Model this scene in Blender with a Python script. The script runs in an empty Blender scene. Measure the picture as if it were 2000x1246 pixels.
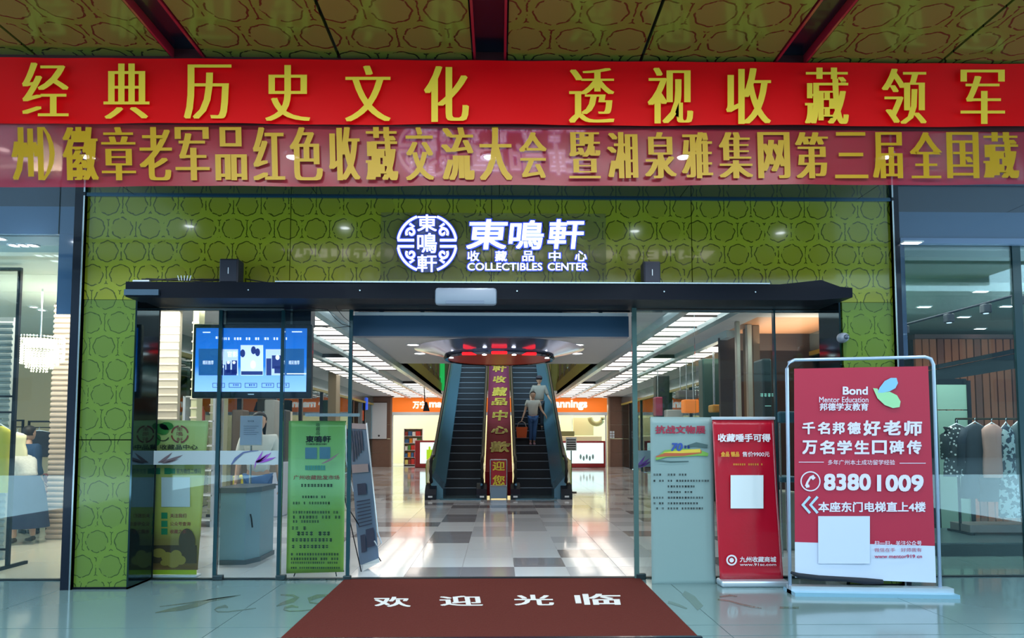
import bpy, bmesh, math, random
from mathutils import Vector, Matrix
random.seed(7)
SC = bpy.context.scene
COL = SC.collection

# ------------------------------------------------------------------ camera, world, exposure
F_PX, EYE = 1333.0, 1.45
TH, PS = math.atan(.06), math.atan(25 / 1333)
cam = bpy.data.cameras.new('camera')
cam.sensor_width, cam.lens, cam.shift_y = 36, F_PX * 36 / 2000, 151 / 2000
cam.clip_end = 300
camo = bpy.data.objects.new('camera', cam); COL.objects.link(camo)
camo.location = (0, 0, EYE); camo.rotation_euler = (math.pi / 2 + TH, 0, -PS)
SC.camera = camo
w = bpy.data.worlds.new('world'); SC.world = w; w.use_nodes = True
bg = w.node_tree.nodes['Background']
bg.inputs[0].default_value = (.50, .74, .86, 1); bg.inputs[1].default_value = 2.9
SC.view_settings.view_transform = 'Standard'; SC.view_settings.look = 'None'
SC.view_settings.exposure = 0.45; SC.view_settings.gamma = 1; SC.view_settings.use_curve_mapping = False

def area(name, loc, rot, sx, sy, power, col=(1, 1, 1)):
    l = bpy.data.lights.new(name, 'AREA'); l.shape = 'RECTANGLE'; l.size, l.size_y = sx, sy
    l.energy = power; l.color = col
    o = bpy.data.objects.new(name, l); COL.objects.link(o); o.location = loc; o.rotation_euler = rot
    return o
def spot(name, loc, power, col=(1, 1, 1), ang=110):
    l = bpy.data.lights.new(name, 'SPOT'); l.energy = power; l.color = col
    l.spot_size = math.radians(ang); l.spot_blend = .6; l.shadow_soft_size = .05
    o = bpy.data.objects.new(name, l); COL.objects.link(o); o.location = loc
    return o
area('canopy_light', (0, 3.1, 4.25), (0, 0, 0), 6.5, .5, 120, (.9, 1, 1))
area('left_shop_light', (-5.6, 9.2, 3.36), (0, 0, 0), 2.6, 2.4, 170, (1, .95, .82))
area('right_shop_light', (5.9, 9.3, 3.36), (0, 0, 0), 2.2, 2.2, 125, (.85, 1, .95))
area('entry_fill', (0, 9.4, 3.43), (0, 0, 0), 7.5, 3.4, 62, (1, .98, .95))  # added fill that brightens the hall just inside the doors, no visible fitting
area('tan_ceiling_fill', (5.2, 13.2, 3.12), (math.pi, 0, 0), 1.2, 4.5, 36, (1, .8, .6))  # added unseen uplight that brightens the tan ceiling at right
area('pharmacy_light', (0, 36.5, 3.1), (0, 0, 0), 12, 3.5, 270, (1, .95, .78))
area('atrium_light', (0, 26, 9.5), (0, 0, 0), 4, 6, 170, (1, .92, .7))

# ------------------------------------------------------------------ pixel -> place at a depth
_R = Vector((math.cos(PS), -math.sin(PS), 0))
_F = Vector((math.sin(PS) * math.cos(TH), math.cos(PS) * math.cos(TH), math.sin(TH)))
_U = Vector((-math.sin(PS) * math.sin(TH), -math.cos(PS) * math.sin(TH), math.cos(TH)))
def ray(px, py): return (px - 1000) / F_PX * _R + (774 - py) / F_PX * _U + _F
def P(px, py, Y):
    r = ray(px, py); s = Y / r.y
    return Vector((r.x * s, Y, EYE + r.z * s))
def X(px, Y, py=800): return P(px, py, Y).x
def Z(py, Y, px=975): return P(px, py, Y).z
def FL(px, py):
    r = ray(px, py); s = -EYE / r.z
    return Vector((r.x * s, r.y * s, 0))

# ------------------------------------------------------------------ materials
def lin(c):
    return tuple(((v / 255) / 12.92 if v / 255 <= .04045 else ((v / 255 + .055) / 1.055) ** 2.4) for v in c) + (1,)
MATS = {}
def mat(name, rgb, rough=.6, metal=0, coat=0, emit=0, noise=0, scale=8, bump=0, spec=.5):
    if name in MATS: return MATS[name]
    m = bpy.data.materials.new(name); m.use_nodes = True; nt = m.node_tree
    b = nt.nodes['Principled BSDF']; c = lin(rgb)
    b.inputs['Base Color'].default_value = c; b.inputs['Roughness'].default_value = rough
    b.inputs['Metallic'].default_value = metal; b.inputs['Coat Weight'].default_value = coat
    b.inputs['Coat Roughness'].default_value = .04; b.inputs['Specular IOR Level'].default_value = spec
    if emit:
        b.inputs['Emission Color'].default_value = c; b.inputs['Emission Strength'].default_value = emit
    if noise or bump:
        g = nt.nodes.new('ShaderNodeNewGeometry'); n = nt.nodes.new('ShaderNodeTexNoise')
        n.inputs['Scale'].default_value = scale; n.inputs['Detail'].default_value = 4
        nt.links.new(g.outputs['Position'], n.inputs['Vector'])
        if noise:
            r = nt.nodes.new('ShaderNodeMapRange'); r.inputs['To Min'].default_value = 1 - noise; r.inputs['To Max'].default_value = 1 + noise
            nt.links.new(n.outputs['Fac'], r.inputs['Value'])
            mx = nt.nodes.new('ShaderNodeVectorMath'); mx.operation = 'SCALE'; mx.inputs[0].default_value = c[:3]
            nt.links.new(r.outputs[0], mx.inputs['Scale']); nt.links.new(mx.outputs[0], b.inputs['Base Color'])
        if bump:
            bp = nt.nodes.new('ShaderNodeBump'); bp.inputs['Strength'].default_value = bump; bp.inputs['Distance'].default_value = .02
            nt.links.new(n.outputs['Fac'], bp.inputs['Height']); nt.links.new(bp.outputs[0], b.inputs['Normal'])
    MATS[name] = m
    return m
def glass(name, tint=(.955, .985, .98), refl=1.0, ior=1.5):
    if name in MATS: return MATS[name]
    m = bpy.data.materials.new(name); m.use_nodes = True; nt = m.node_tree; nt.nodes.clear()
    o = nt.nodes.new('ShaderNodeOutputMaterial'); mx = nt.nodes.new('ShaderNodeMixShader')
    t = nt.nodes.new('ShaderNodeBsdfTransparent'); t.inputs[0].default_value = (*tint, 1)
    g = nt.nodes.new('ShaderNodeBsdfGlossy'); g.inputs['Roughness'].default_value = .01; g.inputs[0].default_value = (.8, .95, 1, 1)
    f = nt.nodes.new('ShaderNodeFresnel'); f.inputs[0].default_value = ior
    k = nt.nodes.new('ShaderNodeMath'); k.operation = 'MULTIPLY'; k.inputs[1].default_value = refl
    nt.links.new(f.outputs[0], k.inputs[0]); nt.links.new(k.outputs[0], mx.inputs[0])
    nt.links.new(t.outputs[0], mx.inputs[1]); nt.links.new(g.outputs[0], mx.inputs[2]); nt.links.new(mx.outputs[0], o.inputs[0])
    MATS[name] = m
    return m
def sheer(name, rgb, through, rough=.5, tint=(1, 1, 1)):
    """thin cloth or film: part of what lies behind shows through"""
    if name in MATS: return MATS[name]
    m = bpy.data.materials.new(name); m.use_nodes = True; nt = m.node_tree; b = nt.nodes['Principled BSDF']
    b.inputs['Base Color'].default_value = lin(rgb); b.inputs['Roughness'].default_value = rough
    t = nt.nodes.new('ShaderNodeBsdfTransparent'); t.inputs[0].default_value = (*tint, 1)
    mx = nt.nodes.new('ShaderNodeMixShader'); mx.inputs[0].default_value = through
    nt.links.new(b.outputs[0], mx.inputs[1]); nt.links.new(t.outputs[0], mx.inputs[2])
    nt.links.new(mx.outputs[0], nt.nodes['Material Output'].inputs[0])
    MATS[name] = m
    return m
def lattice(name, rgb, line, axes, pitch=.275, rough=.25, coat=.6, off=(0, 0), w=.0055, inner=None, wob=.035):
    """hexagonal floral lattice printed on glossy panels"""
    m = mat(name, rgb, rough, 0, coat); nt = m.node_tree; b = nt.nodes['Principled BSDF']
    N = nt.nodes.new; L = nt.links.new
    def sock(s, v):
        if isinstance(v, (int, float)): s.default_value = v
        else: L(v, s)
    def mth(op, a, c=0.0, d=None):
        n = N('ShaderNodeMath'); n.operation = op; sock(n.inputs[0], a); sock(n.inputs[1], c)
        if d is not None: sock(n.inputs[2], d)
        return n.outputs[0]
    g = N('ShaderNodeNewGeometry'); s = N('ShaderNodeSeparateXYZ'); L(g.outputs['Position'], s.inputs[0])
    nz = N('ShaderNodeTexNoise'); nz.inputs['Scale'].default_value = 26; L(g.outputs['Position'], nz.inputs['Vector'])
    dis = mth('MULTIPLY', mth('SUBTRACT', nz.outputs['Fac'], .5), .018)
    u = mth('ADD', mth('ADD', s.outputs[axes[0]], off[0]), dis); v = mth('ADD', mth('ADD', s.outputs[axes[1]], off[1]), dis)
    su, sv = pitch, pitch * math.sqrt(3)
    def cell(du, dv):
        a = mth('WRAP', mth('ADD', u, du), su / 2, -su / 2); c = mth('WRAP', mth('ADD', v, dv), sv / 2, -sv / 2)
        r = mth('SQRT', mth('ADD', mth('MULTIPLY', a, a), mth('MULTIPLY', c, c)))
        return a, c, r
    a1, c1, r1 = cell(0, 0); a2, c2, r2 = cell(su / 2, sv / 2)
    first = mth('LESS_THAN', r1, r2)
    def pick(p, q):
        return mth('ADD', mth('MULTIPLY', p, first), mth('MULTIPLY', q, mth('SUBTRACT', 1, first)))
    a, c, r = pick(a1, a2), pick(c1, c2), mth('MINIMUM', r1, r2)
    ang = mth('ARCTAN2', c, a)
    ring_r = mth('MULTIPLY', mth('ADD', mth('MULTIPLY', mth('COSINE', mth('MULTIPLY', ang, 8)), wob), 1), pitch * .375)
    ring = mth('LESS_THAN', mth('ABSOLUTE', mth('SUBTRACT', r, ring_r)), w)
    edge = mth('MULTIPLY', mth('GREATER_THAN', mth('ABSOLUTE', a), pitch / 2 - w * .9), mth('LESS_THAN', mth('ABSOLUTE', c), pitch * .31))
    ga = mth('ABSOLUTE', mth('ADD', mth('MULTIPLY', mth('ABSOLUTE', a), .5), mth('MULTIPLY', mth('ABSOLUTE', c), .866)))
    fl = mth('MULTIPLY', mth('GREATER_THAN', ga, pitch / 2 - w), mth('GREATER_THAN', r, pitch * .54))
    n2 = N('ShaderNodeTexNoise'); n2.inputs['Scale'].default_value = 14; L(g.outputs['Position'], n2.inputs['Vector'])
    gap = mth('GREATER_THAN', n2.outputs['Fac'], .41)
    fac = mth('MULTIPLY', mth('MAXIMUM', mth('MAXIMUM', ring, edge), fl), gap)
    ins = mth('LESS_THAN', r, ring_r)
    m1 = N('ShaderNodeMix'); m1.data_type = 'RGBA'; L(ins, m1.inputs[0]); m1.inputs[6].default_value = lin(rgb)
    m1.inputs[7].default_value = lin(inner or rgb)
    m2 = N('ShaderNodeMix'); m2.data_type = 'RGBA'; L(fac, m2.inputs[0]); L(m1.outputs[2], m2.inputs[6]); m2.inputs[7].default_value = lin(line)
    L(m2.outputs[2], b.inputs['Base Color'])
    return m
def spotted(name, a, b_, scale, thr=.5, voronoi=False):
    m = mat(name, a, .8); nt = m.node_tree; b = nt.nodes['Principled BSDF']
    t = nt.nodes.new('ShaderNodeTexVoronoi' if voronoi else 'ShaderNodeTexNoise'); t.inputs['Scale'].default_value = scale
    g = nt.nodes.new('ShaderNodeNewGeometry'); nt.links.new(g.outputs['Position'], t.inputs['Vector'])
    r = nt.nodes.new('ShaderNodeValToRGB'); r.color_ramp.interpolation = 'CONSTANT'
    r.color_ramp.elements[0].color = lin(a); r.color_ramp.elements[1].color = lin(b_); r.color_ramp.elements[1].position = thr
    nt.links.new(t.outputs['Distance' if voronoi else 'Fac'], r.inputs[0]); nt.links.new(r.outputs[0], b.inputs['Base Color'])
    return m
def graded(name, stops, axis, lo, hi, rough=.5, emit=0, coat=0):
    """printed or lit colour gradient along an axis"""
    m = mat(name, stops[0][1], rough, 0, coat); nt = m.node_tree; b = nt.nodes['Principled BSDF']
    g = nt.nodes.new('ShaderNodeNewGeometry'); s = nt.nodes.new('ShaderNodeSeparateXYZ'); nt.links.new(g.outputs['Position'], s.inputs[0])
    mr = nt.nodes.new('ShaderNodeMapRange'); mr.inputs['From Min'].default_value = lo; mr.inputs['From Max'].default_value = hi
    nt.links.new(s.outputs[axis], mr.inputs[0]); r = nt.nodes.new('ShaderNodeValToRGB'); nt.links.new(mr.outputs[0], r.inputs[0])
    els = r.color_ramp.elements; els[0].position, els[0].color = stops[0][0], lin(stops[0][1]); els[1].position, els[1].color = stops[-1][0], lin(stops[-1][1])
    for p, c in stops[1:-1]: e = els.new(p); e.color = lin(c)
    nt.links.new(r.outputs[0], b.inputs['Base Color'])
    if emit: nt.links.new(r.outputs[0], b.inputs['Emission Color']); b.inputs['Emission Strength'].default_value = emit
    return m

M_black = mat('black_metal', (8, 14, 26), .5, 0, .03, spec=.12)
M_trim = mat('dark_trim', (16, 26, 44), .25, .4, .2)
M_steel = mat('steel', (190, 200, 208), .22, 1)
M_mirror = mat('dark_mirror', (70, 92, 100), .06, 1)
M_white = mat('white_plastic', (225, 232, 240), .45)
M_alu = mat('aluminium_tube', (205, 215, 228), .3, .6)
M_glass = glass('clear_glass')
M_edge = mat('green_glass_edge', (26, 62, 72), .2, .1, .2)
M_wall = mat('painted_wall', (222, 222, 222), .7)
M_ceil = mat('ceiling_paint', (205, 208, 212), .6)
M_brown = mat('brown_stone', (128, 96, 82), .35, noise=.08)
M_rubber = mat('black_rubber', (14, 15, 20), .5)

# ------------------------------------------------------------------ mesh builder
WORLD = {}
def wm(o): return WORLD.get(o.name, Matrix.Identity(4)) if o else Matrix.Identity(4)
class MB:
    def __init__(s): s.v, s.f, s.sm = [], [], False
    def add(s, vs, fs):
        n = len(s.v); s.v += [tuple(v) for v in vs]; s.f += [tuple(i + n for i in f) for f in fs]; return s
    def box(s, x0, x1, y0, y1, z0, z1):
        v = [(x, y, z) for x in (x0, x1) for y in (y0, y1) for z in (z0, z1)]
        return s.add(v, [(0, 1, 3, 2), (4, 6, 7, 5), (0, 4, 5, 1), (2, 3, 7, 6), (0, 2, 6, 4), (1, 5, 7, 3)])
    def cbox(s, x0, x1, y0, y1, z0, z1, c=.01):
        """box with chamfered edges"""
        bm = bmesh.new(); bmesh.ops.create_cube(bm, size=1)
        for v in bm.verts: v.co = Vector(((x0 + x1) / 2 + v.co.x * (x1 - x0), (y0 + y1) / 2 + v.co.y * (y1 - y0), (z0 + z1) / 2 + v.co.z * (z1 - z0)))
        c = min(c, .45 * min(abs(x1 - x0), abs(y1 - y0), abs(z1 - z0)))
        bmesh.ops.bevel(bm, geom=bm.edges[:], offset=c, segments=2, affect='EDGES', profile=.5)
        bm.verts.index_update(); s.add([v.co for v in bm.verts], [[v.index for v in f.verts] for f in bm.faces]); bm.free(); return s
    def prism(s, poly, a0, a1, axis=1):
        """polygon in the plane across `axis`, extruded from a0 to a1"""
        def mk(p, a):
            q = list(p); q.insert(axis, a); return tuple(q)
        n = len(poly); v = [mk(p, a0) for p in poly] + [mk(p, a1) for p in poly]
        return s.add(v, [tuple(range(n)), tuple(range(2 * n - 1, n - 1, -1))] + [(i, (i + 1) % n, (i + 1) % n + n, i + n) for i in range(n)])
    def tube(s, pts, r, n=8, closed=False):
        pts = [Vector(p) for p in pts]; m = len(pts); rings = []
        for i, p in enumerate(pts):
            if closed: t = pts[(i + 1) % m] - pts[i - 1]
            else: t = pts[min(i + 1, m - 1)] - pts[max(i - 1, 0)]
            t.normalize(); ref = Vector((0, 0, 1)) if abs(t.z) < .9 else Vector((1, 0, 0))
            a = t.cross(ref).normalized(); b = t.cross(a).normalized()
            rr = r[i] if isinstance(r, (list, tuple)) else r
            rings.append([p + rr * (math.cos(k * 2 * math.pi / n) * a + math.sin(k * 2 * math.pi / n) * b) for k in range(n)])
        v = [q for rg in rings for q in rg]; f = []
        for i in range(m if closed else m - 1):
            j = (i + 1) % m
            for k in range(n): f.append((i * n + k, i * n + (k + 1) % n, j * n + (k + 1) % n, j * n + k))
        if not closed: f += [tuple(range(n)), tuple(range(m * n - 1, (m - 1) * n - 1, -1))]
        return s.add(v, f)
    def lathe(s, prof, c, n=24, axis=2, close=True):
        v, f = [], []
        for (r, h) in prof:
            for k in range(n):
                a = k * 2 * math.pi / n; q = [r * math.cos(a), r * math.sin(a)]; q.insert(axis, h)
                v.append((c[0] + q[0], c[1] + q[1], c[2] + q[2]))
        for i in range(len(prof) - 1):
            for k in range(n): f.append((i * n + k, i * n + (k + 1) % n, (i + 1) * n + (k + 1) % n, (i + 1) * n + k))
        if close: f += [tuple(range(n)), tuple(range(len(prof) * n - 1, (len(prof) - 1) * n - 1, -1))]
        return s.add(v, f)
    def quad(s, a, b, c, d): return s.add([a, b, c, d], [(0, 1, 2, 3)])
    def grid(s, fn, nu, nv):
        v = [fn(i / nu, j / nv) for j in range(nv + 1) for i in range(nu + 1)]
        return s.add(v, [(j * (nu + 1) + i, j * (nu + 1) + i + 1, (j + 1) * (nu + 1) + i + 1, (j + 1) * (nu + 1) + i) for j in range(nv) for i in range(nu)])
    def build(s, name, m, parent=None, smooth=False, **tags):
        if not s.v: return None
        if parent is None:
            xs, ys, zs = zip(*s.v); c = Vector(((min(xs) + max(xs)) / 2, (min(ys) + max(ys)) / 2, min(zs))); inv = Matrix.Translation(-c)
        else: inv = wm(parent).inverted()
        me = bpy.data.meshes.new(name); me.from_pydata([inv @ Vector(v) for v in s.v], [], s.f); me.validate()
        bm = bmesh.new(); bm.from_mesh(me); bmesh.ops.recalc_face_normals(bm, faces=bm.faces[:]); bm.to_mesh(me); bm.free()
        me.materials.append(m)
        if smooth: me.shade_smooth() if smooth is True else me.set_sharp_from_angle(angle=math.radians(smooth))
        o = bpy.data.objects.new(name, me); COL.objects.link(o)
        if smooth and smooth is not True:
            for p in me.polygons: p.use_smooth = True
        if parent is None: o.location = c; WORLD[o.name] = Matrix.Translation(c)
        else: o.parent = parent; WORLD[o.name] = wm(parent).copy()
        for k, t in tags.items(): o[k] = t
        return o
def thing(name, label, cat, loc=(0, 0, 0), rz=0, group=None, kind=None):
    o = bpy.data.objects.new(name, None); COL.objects.link(o); o.empty_display_size = .1
    o.location = loc; o.rotation_euler = (0, 0, rz); WORLD[o.name] = Matrix.Translation(Vector(loc)) @ Matrix.Rotation(rz, 4, 'Z')
    if label: o['label'] = label
    if cat: o['category'] = cat
    if group: o['group'] = group
    if kind: o['kind'] = kind
    return o
def struct(name, loc=(0, 0, 0), label=None):
    o = thing(name, label, None, loc, kind='structure'); return o
def share(src, parent, offset, name=None):
    """another piece with the same mesh, shifted"""
    o = src.copy(); COL.objects.link(o); o.parent = parent; o.location = Vector(src.location) + Vector(offset)
    return o
def dup(root, loc, rz=None, label=None, group=None):
    r = root.copy(); COL.objects.link(r); r.location = loc
    if rz is not None: r.rotation_euler = (0, 0, rz)
    if label: r['label'] = label
    if group: r['group'] = group
    for ch in list(root.children):
        c = ch.copy(); COL.objects.link(c); c.parent = r
        for g in ch.children:
            d = g.copy(); COL.objects.link(d); d.parent = c
    return r

# ------------------------------------------------------------------ lettering
GL = {}
def glyphs(body, weight=0.0, ext=0.0, res=3):
    k = (body, weight, ext, res)
    if k not in GL:
        c = bpy.data.curves.new('lettering', 'FONT'); c.body = body; c.size = 1; c.offset = weight; c.extrude = ext; c.resolution_u = res
        o = bpy.data.objects.new('lettering', c); COL.objects.link(o)
        me = bpy.data.meshes.new_from_object(o.evaluated_get(bpy.context.evaluated_depsgraph_get()))
        GL[k] = ([tuple(v.co) for v in me.vertices], [tuple(p.vertices) for p in me.polygons])
        bpy.data.objects.remove(o); bpy.data.curves.remove(c); bpy.data.meshes.remove(me)
    return GL[k]
def write(mb, body, f, x0, y0, x1, y1, weight=0.0, smear=0.0, ext=0.0, lean=0.0, d=0.0, res=3):
    """lettering fitted to the box x0,y0..x1,y1 (y down) of the mapping f(x, y, out)"""
    vs, fs = glyphs(body, min(weight, 0.0), 1.0 if ext else 0.0, res)
    if not vs: return
    xs = [v[0] for v in vs]; ys = [v[1] for v in vs]; a, b, c, e = min(xs), max(xs), min(ys), max(ys)
    if e - c < 1e-6: return
    wp = max(weight, 0); hx = wp / max(b - a, 1e-6) * (x1 - x0); hy = wp / (e - c) * abs(y1 - y0)
    sm = smear * (x1 - x0); px_ = sm + hx
    offs = [(0, 0)]
    if px_: offs = [(-px_, 0), (-px_ / 2, 0), (px_ / 2, 0), (px_, 0), (0, 0)]
    if weight > 0: offs = [(-px_, -hy), (px_, -hy), (-px_, hy), (px_, hy), (0, -hy), (0, hy)] if sm else [(-px_, -hy), (px_, -hy), (-px_, hy), (px_, hy)]
    for q, (dx, dy_) in enumerate(offs):
        out = []
        for v in vs:
            v_ = (v[1] - c) / (e - c)
            out.append(f(x0 + px_ + (v[0] - a) / max(b - a, 1e-6) * (x1 - x0 - 2 * px_) + dx + lean * (v_ - .5) * (x1 - x0),
                         y1 - hy + (y0 - y1 + 2 * hy) * v_ + dy_, d + ext * v[2] + q * .0002))
        mb.add(out, fs)
def ribbon(mb, pts, wd, f, d=0.0, th=0.0):
    L, Rr = [], []
    n = len(pts)
    for i in range(n):
        a = pts[max(i - 1, 0)]; b = pts[min(i + 1, n - 1)]; t = Vector((b[0] - a[0], b[1] - a[1]));
        t = t.normalized() if t.length else Vector((1, 0)); ww = wd[i] if isinstance(wd, (list, tuple)) else wd
        L.append((pts[i][0] - t.y * ww / 2, pts[i][1] + t.x * ww / 2)); Rr.append((pts[i][0] + t.y * ww / 2, pts[i][1] - t.x * ww / 2))
    v = [f(*p, d + th) for p in L] + [f(*p, d + th) for p in Rr]
    fs = [(i, i + 1, n + i + 1, n + i) for i in range(n - 1)]
    if th:
        v += [f(*p, d) for p in L] + [f(*p, d) for p in Rr]
        fs += [(i, i + 1, 2 * n + i + 1, 2 * n + i) for i in range(n - 1)] + [(n + i, n + i + 1, 3 * n + i + 1, 3 * n + i) for i in range(n - 1)]
        fs += [(0, n, 3 * n, 2 * n), (n - 1, 2 * n - 1, 4 * n - 1, 3 * n - 1)]
    mb.add(v, fs)
def patch(mb, x0, y0, x1, y1, f, d=0.0): mb.quad(f(x0, y0, d), f(x1, y0, d), f(x1, y1, d), f(x0, y1, d))
def oval(mb, cx, cy, rx, ry, f, d=0.0, n=24, rot=0):
    c, s = math.cos(rot), math.sin(rot)
    mb.add([f(cx + rx * math.cos(t) * c - ry * math.sin(t) * s, cy + rx * math.cos(t) * s + ry * math.sin(t) * c, d) for t in [k * 2 * math.pi / n for k in range(n)]], [tuple(range(n))])
def PF(Y): return lambda x, y, o=0: P(x, y, Y - o)
def tiny(mb, x0, y, x1, h, f, d, fill=.75, pitch=None):
    """a line of print too small to read: little blocks, as the photograph shows it"""
    p = pitch or h * 1.05; x = x0
    while x < x1 - p * .5:
        if random.random() < fill + .15:
            w_ = p * random.uniform(.55, .8)
            for k in range(2): 
                yy = y + h * (.08 + .5 * k); patch(mb, x, yy, x + w_, yy + h * .26, f, d)
            patch(mb, x + w_ * random.uniform(.2, .6), y, x + w_ * random.uniform(.65, .9), y + h, f, d)
        x += p

YB, YH, YG = 5.1, 6.7, 7.1          # banner, portal front, shop glass
ZS, ZO, ZI = 3.84, 4.345, 3.45      # inner soffit, outer soffit, hall ceiling
HX0, HX1 = X(168, YH, 400), X(1740, YH, 400)
PI_ = math.pi

# ================================================================== FLOORS
M_slab = mat('outdoor_stone', (108, 132, 134), .12, 0, .2, noise=.05, scale=2)
M_joint = mat('dark_joint', (60, 74, 78), .6)
fl = struct('floor')
MB().box(-9, 9, -14, YG + .05, -.06, -.008).build('joint_bed', M_joint, fl)
ys = [-3, -1.2, .6, 2.2, 3.7, 5.06, 5.345, 7.1]
xs = [-8.8, -6.3, -4.18, -2.15, .1, 1.7, 3.6, 5.7, 8.8]
for i in range(len(ys) - 1):
    for j in range(len(xs) - 1):
        g = .005 if ys[i] < 5.1 or ys[i] > 5.3 else .002
        MB().box(xs[j] + .003, xs[j + 1] - .003, ys[i] + .006, ys[i + 1] - .006, -.03, 0).build('stone_slab', M_slab, fl)
MB().box(-9, 9, 7.1, 7.16, -.03, .012).build('threshold', mat('threshold_strip', (30, 44, 52), .4, .5), fl)
# swirling inlay in the stone
def FF(x, y, o=0): p = FL(x, y); return Vector((p.x, p.y, .0015 + o))
inl = MB()
def curl(cx, cy, rx, ry, tail, wmax, a0=-.3, a1=5.2):
    pts, wd = [], []
    for k in range(22):
        t = a0 + (a1 - a0) * k / 21; r_ = 1 - .25 * k / 21
        pts.append((cx + rx * r_ * math.cos(t), cy - ry * r_ * math.sin(t))); wd.append(1.0 + wmax * math.sin(PI_ * k / 21))
    pts += [(cx + rx * .75 + tail * q, cy + ry * .8 - 5 * q) for q in (.3, .7, 1)]; wd += [2, 1.5, .6]
    ribbon(inl, pts, wd, FF)
ribbon(inl, [(303, 1197), (330, 1192), (355, 1188), (385, 1181), (410, 1173), (440, 1168), (470, 1162)], [1, 6, 9, 9, 5, 4, 1], FF)
ribbon(inl, [(312, 1185), (360, 1179), (410, 1171), (460, 1164)], [1, 2, 2, 1], FF)
ribbon(inl, [(445, 1187), (440, 1184), (425, 1187), (419, 1191), (425, 1195), (445, 1195), (470, 1192), (500, 1188)], [3, 6, 3, 2, 2, 2, 2, 1], FF)
ribbon(inl, [(548, 1162), (572, 1163), (580, 1167), (572, 1173), (552, 1179), (540, 1184)], [2, 4, 10, 9, 6, 2], FF)
ribbon(inl, [(583, 1186), (570, 1184), (556, 1187), (554, 1191), (565, 1194), (590, 1193), (617, 1190)], [2, 5, 4, 2, 2, 2, 1], FF)
ribbon(inl, [(645, 1162), (620, 1165), (603, 1171), (605, 1177), (620, 1179), (640, 1177)], [2, 8, 8, 3, 2, 2], FF)
ribbon(inl, [(1305, 1176), (1325, 1182), (1342, 1189)], [5, 5, 2], FF)
ribbon(inl, [(1335, 1158), (1352, 1170), (1368, 1188)], [10, 15, 14], FF)
ribbon(inl, [(1402, 1171), (1425, 1174), (1445, 1180), (1468, 1185), (1488, 1188)], [3, 3, 3, 4, 1], FF)
ribbon(inl, [(1405, 1166), (1425, 1163), (1440, 1165)], [2, 4, 1], FF)
ribbon(inl, [(1523, 1187), (1560, 1187)], [4, 4], FF)
inl.build('inlay', mat('inlay_stone', (88, 106, 98), .15, 0, .3), fl)
# hall floor of square tiles
hall = struct('floor')
MB().box(-7, 7, 7.16, 35, -.06, -.004).build('tile_bed', mat('tile_joint', (150, 150, 155), .5), hall)
TM = [mat('tile_white', (218, 222, 228), .1, 0, .3), mat('tile_grey', (194, 197, 204), .1, 0, .3), mat('tile_dark', (140, 138, 144), .1, 0, .3), mat('tile_warm', (196, 180, 168), .1, 0, .3)]
T0 = -.41; TW = .58
proto = {}
rest = [MB() for _ in TM]; cnt = 0
rnd = random.Random(3)
for r in range(48):
    y0 = 7.17 + r * TW
    if y0 + TW > 34.9: break
    for c in range(-11, 12):
        x0 = T0 + c * TW
        if abs(x0 + TW / 2) > 6.6: continue
        if y0 < 12.4 and abs(x0 + TW / 2) + TW / 2 > .6 * y0 - .1: continue
        u_ = rnd.random(); dense = .34 if y0 < 11 else .5
        k = 0 if u_ > dense else (1 if u_ > dense * .36 else 2)
        if y0 > 20 and rnd.random() < .5: k = rnd.choice([0, 3, 3])
        if cnt < 292 and abs(x0 + TW / 2) < .55 * y0 + .2:
            if k not in proto: proto[k] = MB().box(0, TW - .004, 0, TW - .004, -.02, 0).build('floor_tile', TM[k], hall); o = proto[k]
            else: o = proto[k].copy(); COL.objects.link(o); o.parent = hall
            o.location = (x0, y0, 0); cnt += 1
        else: rest[k].box(x0, x0 + TW - .004, y0, y0 + TW - .004, -.02, 0)
for k, mb in enumerate(rest): mb.build('distant_tiles', TM[k], hall, kind='stuff')
# floors of the side shops
for x0, x1, c, nm in ((-14, -3.75, (214, 208, 190), 'cream_stone'), (3.85, 14, (104, 130, 126), 'dark_stone')):
    s_ = struct('floor'); k = 0
    bed = MB().box(x0, x1, 7.16, 13, -.06, -.007).build('tile_bed', M_joint, s_)
    m_ = mat(nm, c, .12, 0, .3, noise=.04)
    sg_ = -1 if x1 < 0 else 1
    for r_ in range(6):
        y = 7.17 + r_ * .98; a = .585 * (y + .5)
        while a < 13.9:
            p_, q_ = sg_ * a, sg_ * min(a + .97, 14)
            MB().box(min(p_, q_), max(p_, q_), y, y + .975, -.02, 0).build('floor_tile', m_, s_); a += .975
# street behind the viewer, for what the glass mirrors
MB().box(-40, 40, -60, -14.02, -.1, -.01).build('floor', mat('street_paving', (110, 116, 120), .7, noise=.1), None, kind='structure')

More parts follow.
